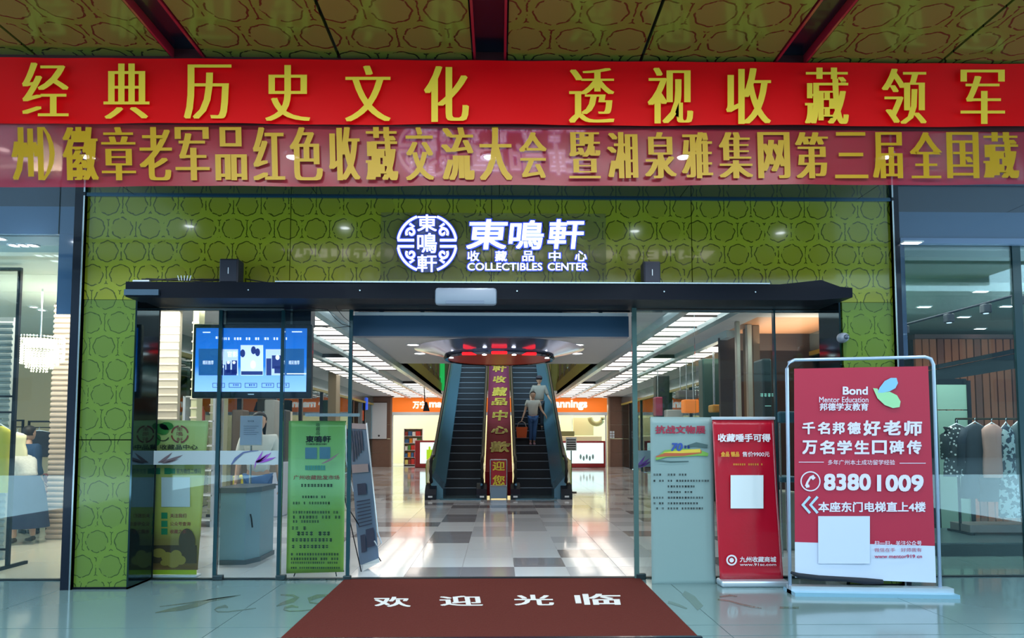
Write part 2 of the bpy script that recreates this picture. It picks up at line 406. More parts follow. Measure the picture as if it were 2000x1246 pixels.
for i, (x0, x1, h, c) in enumerate(((-44, -12, 13, (92, 98, 104)), (-11, 9, 9, (70, 78, 84)), (10, 42, 12, (84, 88, 88)))):
    t = thing('street_building', 'plain street building behind the viewer, ' + ('left block', 'middle block', 'right block')[i], 'building', ((x0 + x1) / 2, -34, 0))
    MB().box(x0, x1, -40, -34, 0, h).build('wall', mat('street_wall_%d' % i, c, .8), t)
    for fz in range(int(h / 3)):
        k = x0 + 1.5
        while k < x1 - 2: MB().box(k, k + 1.8, -34.02, -33.96, 1 + fz * 3, 2.6 + fz * 3).build('window', mat('street_window', (40, 52, 62), .1, .1), t); k += 4
for i, (tx, ty, th_) in enumerate(((-14, -17, 6.5), (-5, -19, 5.5), (7, -18, 6.8), (16, -17, 6))):
    t = thing('street_tree', 'street tree behind the viewer, ' + ('far left', 'left of centre', 'right of centre', 'far right')[i], 'tree', (tx, ty, 0))
    MB().tube([(tx, ty, 0), (tx + .1, ty, th_ * .35), (tx, ty + .1, th_ * .6)], [.2, .15, .08]).build('trunk', mat('bark', (74, 60, 48), .9), t)
    a = MB(); q = random.Random(i)
    for k in range(900):
        v_ = Vector((q.gauss(0, 1), q.gauss(0, 1), q.gauss(0, 1))); v_ = v_.normalized() * (q.random() ** .4) * 2.3; c_ = Vector((tx, ty, th_ * .7)) + v_
        e_ = Vector((q.uniform(-1, 1), q.uniform(-1, 1), q.uniform(-1, 1))) * .22; g_ = Vector((q.uniform(-1, 1), q.uniform(-1, 1), q.uniform(-1, 1))) * .22
        a.add([c_ - e_, c_ + g_, c_ + e_, c_ - g_], [(0, 1, 2, 3)])
    a.build('foliage', mat('leaf_green', (44, 84, 40), .7), t, kind='stuff')

# ================================================================== CANOPY
M_sof = lattice('soffit_print', (98, 104, 40), (36, 40, 18), (0, 1), pitch=.37, rough=.22, coat=.4, w=.007, inner=(104, 100, 46))
M_soft = mat('slate_soffit', (40, 54, 64), .08, .45, .4)
cn = struct('ceiling')
bay = [X(370, YB, 110), X(957, YB, 110), X(1540, YB, 110)]
hw = .125
edges = [-8.8, 2 * bay[0] - bay[1] - hw, 2 * bay[0] - bay[1] + hw, bay[0] - hw, bay[0] + hw, bay[1] - hw, bay[1] + hw, bay[2] - hw, bay[2] + hw, 2 * bay[2] - bay[1] - hw, 2 * bay[2] - bay[1] + hw, 8.8]
M_red = mat('red_lacquer', (140, 22, 40), .3, 0, .5)
for i in range(0, len(edges) - 1, 2):
    a, b = edges[i], edges[i + 1]; n = 2
    for k in range(n):
        p0, p1 = a + (b - a) * k / n, a + (b - a) * (k + 1) / n
        for y0, y1 in ((2.0, 3.55), (3.56, YB)):
            MB().box(p0 + .012, p1 - .012, y0, y1 - .01, ZO, ZO + .04).build('soffit_panel', M_sof, cn)
for i in range(1, len(edges) - 1, 2):
    a, b = edges[i], edges[i + 1]
    mb = MB().box(a, b, 2, YB, ZO + .06, ZO + .1); mb.build('recess_strip', M_trim, cn)
    for x in (a, b - .018): MB().box(x, x + .018, 2, YB, ZO - .01, ZO + .1).build('recess_trim', M_red, cn)
MB().box(-9, 9, 1.9, YB + .1, ZO + .11, ZO + .3).build('slab', mat('dark_void', (20, 22, 26), .8), cn)
MB().box(-9, 9, 1.9, 2.0, ZO - .1, ZO + .3).build('front_fascia', M_trim, cn)
cs = struct('ceiling')
for i in range(10):
    x0 = -9 + i * 1.8
    MB().box(x0 + .003, x0 + 1.797, YB, 7.2, ZS, ZS + .04).build('soffit_panel', M_soft, cs)
MB().box(-9, 9, YB, 7.4, ZS + .045, ZS + .3).build('slab', MATS['dark_void'], cs)
MB().box(-9, 9, YB - .02, YB + .03, ZS - .02, ZO + .06).build('trim_1', mat('dark_fascia', (60, 14, 22), .5), None, kind='structure')
# downlights in the canopy
for px in (-212, 172, 572, 957, 1335, 1728, 2110):
    r = ray(px, 305); s = (ZS - EYE) / r.z; x, y = r.x * s, r.y * s
    t = thing('downlight', None, 'ceiling light', (x, y, ZS - .012), group='round downlights in the canopy soffit behind the lower banner')
    t['label'] = 'round canopy downlight behind the lower banner, ' + {172: 'the leftmost in view', 573 - 1: 'second from the left', 957: 'the middle one', 1335: 'second from the right', 1728: 'the rightmost in view', -212: 'just beyond the left edge', 2110: 'just beyond the right edge'}[px]
    MB().lathe([(.055, 0), (.085, 0), (.085, .011), (.055, .011)], (x, y, ZS - .012), 20, close=False).build('ring', M_steel, t)
    MB().lathe([(.052, .004), (.052, .009)], (x, y, ZS - .012), 20).build('lamp', mat('lamp_glow', (240, 248, 255), .5, emit=26), t)
    spot('downlight_beam', (x, y, ZS - .03), 60, (.9, .97, 1), 120)

# ================================================================== PORTAL
M_hdr = lattice('portal_print', (142, 152, 38), (66, 76, 14), (0, 2), pitch=.272, rough=.16, coat=.4, off=(.055, .02), inner=(136, 142, 38))
M_pil = lattice('pillar_print', (96, 122, 46), (44, 66, 26), (0, 2), pitch=.272, rough=.16, coat=.4, off=(.055, .02), inner=(92, 116, 48), w=.004)
wf = struct('wall_front')
zb = 2.80; ztop = Z(390, YH)
vx = [HX0 + .0, X(567, YH, 470), X(960, YH, 470), X(1351, YH, 470), HX1]
for i in range(4):
    MB().box(vx[i] + .004, vx[i + 1] - .004, YH, YH + .05, zb, ztop).build('header_panel', M_hdr, wf)
pin = (X(264, YH, 640), X(1642, YH, 640))
for sgn, xo, xi in ((-1, HX0, pin[0]), (1, HX1, pin[1])):
    a, b = min(xo, xi), max(xo, xi)
    for z0, z1 in ((.02, 1.42), (1.43, zb - .004)):
        MB().box(a + .02, b, YH, YH + .05, z0, z1).build('pillar_panel', M_pil, wf)
    xs_ = xi - .05 if sgn < 0 else xi
    MB().box(a + .03, b - .002, YH + .055, YG + .1, .0, zb).build('pillar_core', M_black, wf)
    sx = (xi + .003, xi + .02) if sgn < 0 else (xi - .02, xi - .003)
    MB().box(sx[0], sx[1], YH - .01, YG + .02, 0, zb).build('mirror_cladding', M_mirror, wf)
    tx = (xo - .085, xo + .015) if sgn < 0 else (xo - .015, xo + .055)
    MB().box(tx[0], tx[1], YH - .04, YG, 0, ZS).build('edge_trim', M_trim, wf)
    MB().box(tx[0] + (.085 if sgn < 0 else 0), tx[0] + (.1 if sgn < 0 else .015), YH - .046, YH, 0, ztop).build('edge_bead', M_steel, wf)
    MB().box(a, b + (.02 if sgn < 0 else 0), YH - .01, YG, 0, .02).build('base_trim', M_black, wf)
MB().box(HX0 - .08, HX1 + .05, YH - .03, YH + .03, ztop, ztop + .045).build('top_trim', mat('teal_trim', (28, 78, 104), .2, .5, .4), wf)
MB().box(HX0 - .08, HX1 + .05, YH + .03, YH + .08, ztop + .0, ZS).build('top_infill', M_black, wf)
MB().box(HX0 + .02, HX1 - .02, YH + .06, YG + .2, zb + .0, ZS).build('header_core', M_black, wf)

# beam over the doors
bm_ = thing('door_beam', 'long black metal beam spanning the entrance over the glass doors', 'beam', (0, 6.5, 2.8))
xa, xb = X(237, 6.42), X(1672, 6.42)
z1, z0 = Z(553, 6.42), Z(584, 6.42)
MB().prism([(xa, z1), (xa, z0 + .01), (xa + .3, z0), (xb - .35, z0), (xb, z0 + .03), (xb, z1 - .03), (xb - .12, z1 - .02), (xb - .3, z1 + .045), (xb - .52, z1 + .02), (xb - .7, z1)], 6.42, YH - .002).build('housing', M_black, bm_)
MB().box(xa, xa + .32, 6.395, 6.42, z0 + .02, z0 + .075).build('end_plate', mat('grey_steel', (84, 104, 124), .3, .7), bm_)
MB().box(xa + 1.4, xb - .8, 6.41, 6.45, z1, z1 + .012).build('front_lip', M_steel, bm_)
for px in (480, 700, 1010, 1300, 1480): 
    x = X(px, 6.42); MB().lathe([(.007, -.006), (.007, .002)], (x, 6.418, (z0 + z1) / 2), 10, axis=1).build('bolt', M_steel, bm_)
# emblem sign
fs_ = PF(YH - .01)
M_glow = mat('sign_face', (236, 244, 255), .5, emit=1.35)
M_halo = mat('sign_edge_glow', (40, 62, 190), .5, emit=.35)
em = thing('emblem_sign', 'glowing round white emblem with three seal characters left of the shop name', 'sign', tuple(P(833, 530, YH - .02)))
def arc(cx, cy, r, a0, a1, n=18): return [(cx + r * math.cos(math.radians(a0 + (a1 - a0) * k / n)), cy - r * math.sin(math.radians(a0 + (a1 - a0) * k / n))) for k in range(n + 1)]
def both(strokes, wd, parent, name, extra=4):
    for st in strokes:
        a, b = MB(), MB(); ww = wd; ribbon(a, st, ww, fs_, .035, .02); ribbon(b, st, ww + extra, fs_, .02, .014)
        a.build(name, M_glow, parent); b.build(name + '_halo', M_halo, parent)
CX, CY = 834, 475
oval_ = MB(); oval(oval_, CX, CY, 60, 57, fs_, .012, 40); oval_.build('backing_disc', mat('emblem_backing', (62, 74, 104), .5), em)
st = []
for sx in (-1, 1):
    for sy in (-1, 1):
        q = [(CX + sx * abs(57 * math.cos(math.radians(t))), CY + sy * abs(55 * math.sin(math.radians(t)))) for t in range(6, 74, 4)]
        st.append([(CX + sx * 25, CY + sy * 6), (CX + sx * 57, CY + sy * 6)] + q[1:])
        # inner scroll
        cx, cy = CX + sx * 31, CY + sy * 21
        sp = [(cx + sx * (10 - k * .42) * math.cos(k * .38 - .6), cy + sy * (10 - k * .42) * math.sin(k * .38 - .6) * 1.0) for k in range(20)]
        st.append([(CX + sx * 34, CY + sy * 38), (CX + sx * 26, CY + sy * 33), (CX + sx * 33, CY + sy * 29)]); st.append(sp)
both(st, 4.6, em, 'ring_scroll')
for ch, y0, y1 in (('東', 419, 452), ('鳴', 455, 494), ('軒', 497, 531)):
    a, b = MB(), MB(); write(a, ch, fs_, 815, y0, 853, y1, weight=.012, ext=.012, d=.04); write(b, ch, fs_, 813.5, y0 - 1, 854.5, y1 + 1, weight=.03, ext=.006, d=.022)
    a.build('seal_character', M_glow, em); b.build('seal_character_halo', M_halo, em)
sg = thing('shop_name_sign', 'glowing white sign letters naming the collectibles center over the entrance', 'sign', tuple(P(1030, 528, YH - .02)))
def lit(ch, x0, y0, x1, y1, nm, wgt=.02, lean=0, hal=.05):
    a, b = MB(), MB(); write(a, ch, fs_, x0, y0, x1, y1, weight=wgt, ext=.012, d=.04, lean=lean); write(b, ch, fs_, x0 - 2, y0 - 2, x1 + 2, y1 + 2, weight=wgt + hal, ext=.006, d=.022, lean=lean)
    a.build(nm, M_glow, sg); b.build(nm + '_halo', M_halo, sg)
for ch, x0, x1, y0, y1 in (('東', 913, 991, 428, 487), ('鳴', 995, 1062, 430, 487), ('軒', 1071, 1140, 428, 486)): lit(ch, x0, y0, x1, y1, 'brush_character', .016, .08, .025)
for ch, x0 in (('收', 913), ('藏', 967), ('品', 1020), ('中', 1072), ('心', 1123)): lit(ch, x0, 490, x0 + 23, 510, 'small_character', .014, 0, .02)
lit('COLLECTIBLES', 913, 513.5, 1059, 528, 'latin_letters', .012, 0, .018); lit('CENTER', 1070, 513.5, 1148, 528, 'latin_letters', .012, 0, .018)
tr = MB().box(X(740, YH), X(1186, YH), YH - .012, YH - .001, Z(547, YH), Z(417, YH)); tr.build('acrylic_backing', sheer('sign_acrylic', (112, 118, 100), .84, .3), sg)

# speakers on the beam, cables, air curtain, camera dome
def speaker(px0, px1, py0, lbl):
    Y = 6.52; x0, x1 = X(px0, Y, 530), X(px1, Y, 530); zt = Z(py0, Y)
    t = thing('speaker', lbl, 'speaker', ((x0 + x1) / 2, Y, z1))
    MB().cbox(x0, x1, Y - .05, Y + .1, z1 + .001, zt, .012).build('cabinet', mat('speaker_black', (28, 30, 44), .5), t)
    MB().cbox(x0 + .012, x1 - .012, Y - .058, Y - .05, z1 + .015, zt - .015, .004).build('grille', mat('speaker_grille', (34, 38, 54), .7), t)
    MB().box((x0 + x1) / 2 - .003, (x0 + x1) / 2 + .003, Y - .061, Y - .057, z1 + .09, z1 + .15).build('badge', M_white, t)
speaker(432, 469, 510, 'black speaker standing on the beam above the television')
speaker(1255, 1288, 511, 'black speaker standing on the beam right of the shop name sign')
cb = MB()
for k in range(4):
    pts = [Vector((X(258 + 60 * q + 6 * k, 6.5), 6.52 + .02 * k, z1 + .02 + .028 * abs(math.sin(q * 1.7 + k)) + .008 * k)) for q in range(0, 4)]
    cb.tube([pts[0].lerp(pts[1], t_) for t_ in (0, .5)] + pts[1:] , .006, 6)
cb.tube([(X(470, 6.5), 6.55, z1 + .06), (X(490, 6.5), 6.53, z1 + .04), (X(520, 6.5), 6.52, z1 + .015), (X(545, 6.5), 6.5, z1 + .01)], .006, 6)
cb.build('cable_bundle', M_rubber, None, smooth=True, label='tangle of black cables lying on the beam left of the first speaker', category='cables')
ct = MB()
for k in range(5): ct.tube([P(350 + k * 5, 548, 6.46), P(347 + k * 6.5, 538, 6.45)], .004, 5)
ct.build('cable_ties', M_white, None, label='fan of white cable ends on the beam among black cables', category='cables')
MB().cbox(X(250, 6.44), X(283, 6.44), 6.44, 6.47, z1 + .0, z1 + .022, .006).build('cable_duct', M_alu, None, label='short pale metal duct at the left end of the beam', category='duct')
ac = thing('door_sensor', 'rounded white sensor box hanging at the beam centre over the doorway', 'sensor', tuple(P(909, 597, 6.4)))
MB().cbox(X(848, 6.36), X(970, 6.36), 6.34, 6.418, Z(596, 6.36), Z(562, 6.36), .03).build('casing', mat('sensor_shell', (128, 140, 158), .4), ac, smooth=35)
MB().box(X(870, 6.36), X(945, 6.36), 6.337, 6.342, Z(594, 6.36), Z(588, 6.36)).build('lens_strip', mat('sensor_lens', (96, 108, 130), .2), ac)
dm = thing('dome_camera', 'small grey dome camera on the right pillar beside the door corner', 'camera', tuple(P(1652, 668, 6.6)))
pc = P(1652, 658, 6.6)
MB().lathe([(.04, .1), (.05, .08), (.05, .05), (.046, .02), (.03, -.01), (.005, -.02)], (pc.x, YH - .095, pc.z), 20, axis=1).build('dome', mat('camera_shell', (140, 148, 164), .3), dm, smooth=True)
MB().lathe([(.026, -.01), (.022, -.028), (.004, -.034)], (pc.x, YH - .1, pc.z), 16, axis=1).build('lens', mat('camera_lens', (70, 80, 100), .1, 0, 1), dm, smooth=True)

# ================================================================== BANNERS
M_ban = mat('banner_red', (236, 2, 12), .5, 0, .05, spec=.2, bump=.25, scale=1.2)
M_yel = mat('banner_yellow', (255, 208, 60), .45)
M_ban2 = sheer('banner_red_sheer', (200, 46, 72), .42, .25, (.95, .72, .74))
M_yel2 = sheer('banner_gold_sheer', (216, 164, 26), .16, .4)
def banner(name, lbl, Y, ytl, ytr, ybl, ybr, m, seams=()):
    t = thing(name, lbl, 'banner', tuple(P(1000, (ybl + ybr) / 2, Y)))
    def fn(u, v):
        px = -30 + 2060 * u; py = (ytl + (ytr - ytl) * u) * v + (ybl + (ybr - ybl) * u) * (1 - v)
        p = P(px, py, Y); p.y += .012 * math.sin(u * 23) * (1 - v) + .004 * math.sin(u * 71 + 3 * v); return p
    MB().grid(fn, 90, 6).build('cloth', m, t, smooth=True)
    return t
b1 = banner('upper_banner', 'bright red cloth banner with large yellow characters, upper of the two', YB - .06, 112, 125, 240, 247, M_ban)
top = [('经', 43, 134, 122, 227), ('典', 202, 292, 124, 232), ('历', 359, 452, 126, 232), ('史', 518, 606, 127, 236), ('文', 674, 763, 128, 237), ('化', 828, 916, 129, 238),
       ('透', 1111, 1200, 133, 240), ('视', 1265, 1354, 132, 241), ('收', 1418, 1506, 133, 242), ('藏', 1572, 1658, 132, 242), ('领', 1722, 1810, 134, 242), ('军', 1876, 1963, 136, 242)]
for ch, x0, x1, y0, y1 in top:
    mb = MB(); write(mb, ch, PF(YB - .085), x0, y0, x1, y1, weight=-.012, smear=.045, ext=.003, d=.004); mb.build('character', M_yel, b1)
b2 = banner('lower_banner', 'pale translucent red banner with narrow gold characters, lower of the two', YB - .0, 240, 247, 365, 360, M_ban2)
s2 = '州)徽章老军品红色收藏交流大会 暨湘泉雅集网第三届全国藏'
px = [(22, 85), (82, 107), (122, 192), (198, 265), (272, 336), (342, 409), (420, 482), (494, 556), (566, 630), (642, 703), (714, 777), (792, 847), (862, 926), (936, 1000), (1014, 1068), None,
      (1111, 1173), (1186, 1246), (1259, 1321), (1331, 1392), (1404, 1470), (1480, 1543), (1553, 1618), (1630, 1695), (1704, 1763), (1777, 1840), (1849, 1912), (1920, 1990)]
for ch, q in zip(s2, px):
    if q is None: continue
    y0, y1 = (248, 352) if q[0] < 1000 else (258, 348)
    mb = MB(); write(mb, ch, PF(YB - .02), q[0], y0, q[1], y1, weight=-.01 if ch != ')' else 0.0, smear=.062 if ch != ')' else 0.0, ext=.002, d=.004, lean=-.04); mb.build('character', M_yel2, b2)

# ================================================================== SHOP FRONTS LEFT AND RIGHT
M_blue = mat('blue_back_painted_glass', (74, 108, 146), .1, 0, .5)
Yf = YG - .06
def front(nm, px0, px1, side):
    w_ = struct(nm, (0, 0, 0))
    x0, x1 = (-9.0, HX0 - .085) if side < 0 else (HX1 + .055, 9.0)
    MB().box(x0, x1, Yf, Yf + .05, Z(462, Yf), ZS).build('fascia_and_reflection', M_blue, w_)
    return w_, x0, x1
wl, lx0, lx1 = front('window_1', 0, 160, -1)
MB().box(X(113, Yf, 500), lx1, Yf + .01, Yf + .045, Z(616, Yf), Z(462, Yf)).build('fascia_and_reflection', M_blue, wl)  # reflection in the left shop glass, built as a blue panel
for a, b in ((-9, -6.4), (-6.39, -4.45), (-4.44, lx1)): MB().box(a, b, YG, YG + .012, .01, Z(462, YG)).build('pane', M_glass, wl)
MB().box(X(113, Yf, 500) - .004, X(113, Yf, 500) + .004, Yf - .004, Yf, Z(462, Yf), ZS).build('fascia_joint', M_joint, wl)
wr, rx0, rx1 = front('window_2', 1745, 2000, 1)
MB().box(rx0, X(1768, Yf, 500), Yf + .01, Yf + .045, Z(700, Yf), Z(462, Yf)).build('fascia_and_reflection', sheer('blue_film', (86, 112, 146), .35, .1), wr)
MB().box(X(1768, Yf), 9, Yf - .02, Yf + .05, Z(472, Yf), Z(461, Yf)).build('head_rail', mat('pale_rail', (140, 160, 196), .35), wr)
xp = X(1990, YG, 700)
for a, b in ((rx0, xp - .002), (xp + .002, 9)): MB().box(a, b, YG, YG + .012, .01, Z(462, YG)).build('pane', M_glass, wr)
MB().box(xp - .03, xp + .06, YG - .01, YG + .02, 0, Z(462, YG)).build('mullion', M_edge, wr)
MB().box(-9, 9, 7.17, 7.3, ZI + .02, ZS + .3).build('trim_2', M_ceil, None, kind='structure')

# ================================================================== ENTRANCE GLAZING
ZT = Z(586, YG); ZR = Z(608, YG); 
def gpane(t, p0, p1, Y, z0_, z1_, m=M_glass): return MB().box(X(p0, Y, 850), X(p1, Y, 850), Y, Y + .012, z0_, z1_).build('pane', m, t)
w3 = struct('window_3')
gpane(w3, 301, 430, YG, .01, ZR); gpane(w3, 433, 550, YG, .01, ZR)
MB().box(X(301, YG), X(551, YG), YG - .004, YG + .02, ZR, ZR + .02).build('head_rail', M_steel, w3)
MB().box(X(301, YG), X(551, YG), YG, YG + .012, ZR + .02, zb).build('transom_pane', M_glass, w3)
for px in (426, 549):
    MB().box(X(px, YG, 850) - .018, X(px, YG, 850) + .018, YG - .012, YG + .03, .01, ZR).build('glass_edge', M_edge, w3)
    MB().cbox(X(px, YG, 1128) - .05, X(px, YG, 1128) + .05, YG - .03, YG + .03, .0, .05, .008).build('floor_fitting', mat('dark_fitting', (52, 66, 72), .4, .6), w3)
# frosted band with orchid leaves
fr = sheer('frosted_film', (172, 186, 196), .25, .6)
for p0, p1 in ((303, 424), (432, 548)):
    MB().box(X(p0, YG - .006), X(p1, YG - .006), YG - .006, YG - .002, Z(907, YG), Z(880, YG)).build('frosted_band', fr, w3)
def orchid(t, ox, oy, s, leafs, f, rod=True):
    a = MB()
    for (ax, ay, bx, by, wd) in leafs:
        n = 8; pts = [(ox + s * (ax + (bx - ax) * k / n), oy + s * (ay + (by - ay) * (k / n) ** 1.4)) for k in range(n + 1)]
        ribbon(a, pts, [max(.3, wd * s * math.sin(PI_ * (.08 + .92 * k / n))) for k in range(n + 1)], f, .002)
    return a
ORL = [(0, 0, 40, -26, 7), (2, 0, 52, -14, 7), (-2, 0, 18, -30, 6), (0, -2, 30, -22, 6), (0, 0, -4, 18, 3)]
f_ = PF(YG - .009)
orchid(w3, 500, 903, .75, ORL, f_).build('orchid_leaves', mat('purple_leaf', (132, 66, 168), .5), w3)
orchid(w3, 309, 903, .8, [(0, 0, 34, -24, 7), (6, 0, 60, -18, 7), (10, 2, 50, -8, 4)], f_).build('orchid_leaves', mat('brown_leaf', (98, 84, 92), .5), w3)
a = MB(); ribbon(a, [(452, 907), (460, 896), (475, 884), (490, 881), (505, 880)], [2, 5, 3, 2, 1], f_, .002); a.build('orchid_stem', mat('dark_stem', (74, 86, 130), .5), w3)
d1 = struct('door_1')
gpane(d1, 552, 686, YG - .05, .01, ZR); MB().box(X(682, YG), X(689, YG), YG - .06, YG - .03, .01, ZR).build('glass_edge', M_edge, d1)
MB().cbox(X(680, YG, 1125) - .04, X(680, YG, 1125) + .04, YG - .07, YG - .02, 0, .05, .008).build('floor_fitting', MATS['dark_fitting'], d1)
f2 = PF(YG - .055)
orchid(d1, 628, 905, .8, [(0, 0, 44, -26, 5)], f2).build('orchid_leaves', MATS['brown_leaf'], d1)
MB().box(X(600, YG), X(706, YG), YG - .075, YG - .055, Z(814, YG), Z(808, YG)).build('rail', M_steel, d1)
w4 = struct('window_4')
gpane(w4, 1245, 1516, YG + .03, .01, ZR); gpane(w4, 1519, 1618, YG, .01, ZR)
MB().box(X(1238, YG), X(1620, YG), YG, YG + .012, ZR + .02, zb).build('transom_pane', M_glass, w4)
MB().box(X(1238, YG), X(1620, YG), YG - .004, YG + .02, ZR, ZR + .02).build('head_rail', M_steel, w4)
for px, ww in ((1517, .008), (1620, .01)): MB().box(X(px, YG, 850) - ww, X(px, YG, 850) + ww, YG - .012, YG + .045, .01, zb).build('glass_edge', M_steel if px > 1600 else M_edge, w4)
MB().box(X(1244, YG), X(1274, YG), YG + .02, YG + .026, Z(912, YG), Z(880, YG)).build('frosted_band', fr, w4)
orchid(w4, 1243, 912, .5, [(0, 0, 52, -34, 10), (2, 2, 56, -22, 10), (0, -2, 34, -44, 9)], PF(YG + .015)).build('orchid_leaves', MATS['purple_leaf'], w4)
d2 = struct('door_2')
gpane(d2, 1241, 1360, YG - .05, .01, ZR); MB().box(X(1234, YG), X(1243, YG), YG - .06, YG - .03, .01, zb).build('glass_edge', mat('pale_glass_edge', (84, 112, 112), .15, .1, .5), d2)
MB().cbox(X(1250, YG, 1120) - .05, X(1250, YG, 1120) + .05, YG - .07, YG - .02, 0, .06, .008).build('floor_fitting', MATS['dark_fitting'], d2)
# door operator panel hanging in the opening
op = thing('door_operator', 'long slate blue operator box hanging across the top of the doorway', 'door operator', (0, YG + .2, 2.6))
oy = YG + .12
MB().box(X(688, oy, 640), X(1228, oy, 640), oy, oy + .12, Z(657, oy), Z(617, oy)).build('housing', mat('slate_box', (54, 84, 116), .35, .2), op)
MB().box(X(690, oy), X(1232, oy), oy, oy + .02, Z(609, oy), Z(606, oy)).build('cover_rail', M_trim, op)
MB().box(X(690, oy), X(1160, oy), oy + .2, oy + .3, Z(602, oy), zb).build('upper_housing', mat('blue_box', (52, 74, 122), .3, .2, .3), op)
MB().box(X(690, oy), X(1228, oy), oy + .0, oy + .012, Z(616.5, oy), Z(610.5, oy)).build('ceiling_glimpse_strip', mat('pale_strip', (214, 214, 222), .5), op)  # added pale strips, here and next, stand for the bright ceiling seen beyond
MB().box(X(690, oy), X(1228, oy), oy + .32, oy + .34, Z(606, oy), Z(600, oy)).build('ceiling_glimpse_strip', mat('pale_strip', (214, 214, 222), .5), op)
for px in (742, 823, 1095, 1175):
    MB().box(X(px, oy) - .02, X(px, oy) + .02, oy + .01, oy + .05, Z(618, oy), zb).build('hanger', M_trim, op)
    MB().box(X(px, oy) - .035, X(px, oy) + .035, oy + .0, oy + .06, Z(598, oy), Z(588, oy)).build('bracket', M_trim, op)
MB().tube([P(600, 600, YG - .08), P(640, 605, YG - .1), P(655, 622, YG - .1), P(668, 633, YG - .1), P(684, 637, YG - .08), P(650, 641, YG - .09), P(610, 636, YG - .08)], .0035, 6).build('loose_cable', M_rubber, None, smooth=True, label='thin black cable looping down in front of glass right of the television', category='cable')
MB().tube([P(653, 586, YG - .12), P(658, 603, YG - .12), P(672, 620, YG - .12), P(682, 628, YG - .12)], .003, 6).build('loose_cable', M_rubber, None, smooth=True, label='short black cable hanging from the beam toward the doorway corner', category='cable')

# ================================================================== HALL SHELL
ce = struct('ceiling')
def cbx(x0, x1, y0, y1, m=M_ceil): MB().box(x0, x1, y0, y1, ZI, ZI + .08).build('ceiling_panel', m, ce)
for y0, y1 in ((7.3, 11), (11.0, 14.8), (14.8, 18.5)): cbx(-2.6, 2.6, y0, y1)
M_tan = mat('tan_ceiling', (214, 158, 118), .4, 0, .2)
for y0, y1 in ((7.3, 8.6), (8.6, 9.9), (9.9, 11.2), (11.2, 13), (13, 19), (19, 25), (25, 31), (31, 36)):
    if y1 < 11.5:
        q = .565 * y0; cbx(-q, -2.6, y0, y1); cbx(2.6, q, y0, y1); continue
    cbx(-6.2, -2.6, y0, y1); cbx(2.6, 4.3, y0, y1); cbx(4.3, 6.2, y0, y1, M_tan if y1 < 20 else M_ceil)
cbx(-2.6, 2.6, 30.5, 33)
# atrium above the escalators
at_ = struct('wall_back')
M_gold = mat('gold_cladding', (150, 124, 66), .3, .5); M_at = mat('atrium_plaster', (132, 134, 74), .6)
MB().box(-2.9, 2.9, 31.2, 31.4, ZI, 9.6).build('plaster', M_at, at_)
for sx in (-1, 1):
    a, b = (2.6, 2.75) if sx > 0 else (-2.75, -2.6)
    MB().box(a, b, 18.5, 31.2, ZI, 3.9).build('slab_edge', M_gold, at_)
    MB().box(a * 1.02, b * 1.02, 18.5, 31.2, 3.95, 4.12).build('gold_rail', mat('brown_cladding', (92, 66, 34), .35, .3), at_)
    MB().box(a * 1.03, b * 1.03, 18.5, 31.2, 4.2, 4.95).build('balustrade_glass', mat('olive_glass', (110, 116, 58), .2, .2), at_)
    MB().box(a * 1.01, b * 1.01, 18.5, 31.2, 5.0, 5.08).build('handrail', M_gold, at_)
    MB().box(a * 1.2, b * 1.2, 18.5, 31.2, 5.1, 9.6).build('side_wall', mat('atrium_side', (150, 136, 76), .6), at_)
    for k in range(6):
        y = 19.5 + k * 2; MB().box(a * 1.0, b * 1.0, y, y + .08, 3.9, 5.0).build('post', MATS['brown_cladding'], at_)
MB().box(X(858, 31), X(868, 31), 30.9, 31.1, 3.5, 6.5).build('green_column', mat('green_light', (20, 170, 80), .5, emit=.5), at_)
MB().box(X(840, 31), X(875, 31), 31.05, 31.19, 3.5, 7).build('panel', mat('dark_green', (66, 84, 44), .5), at_)
for px in (1060, 1092, 1118): MB().box(X(px, 31), X(px + 16, 31), 31.05, 31.19, 3.5, 7).build('panel', mat('ochre_panel', (150, 138, 70), .5), at_)
MB().box(-3.5, 3.5, 18.3, 31.5, 9.6, 9.8).build('ceiling', M_ceil, None, kind='structure')
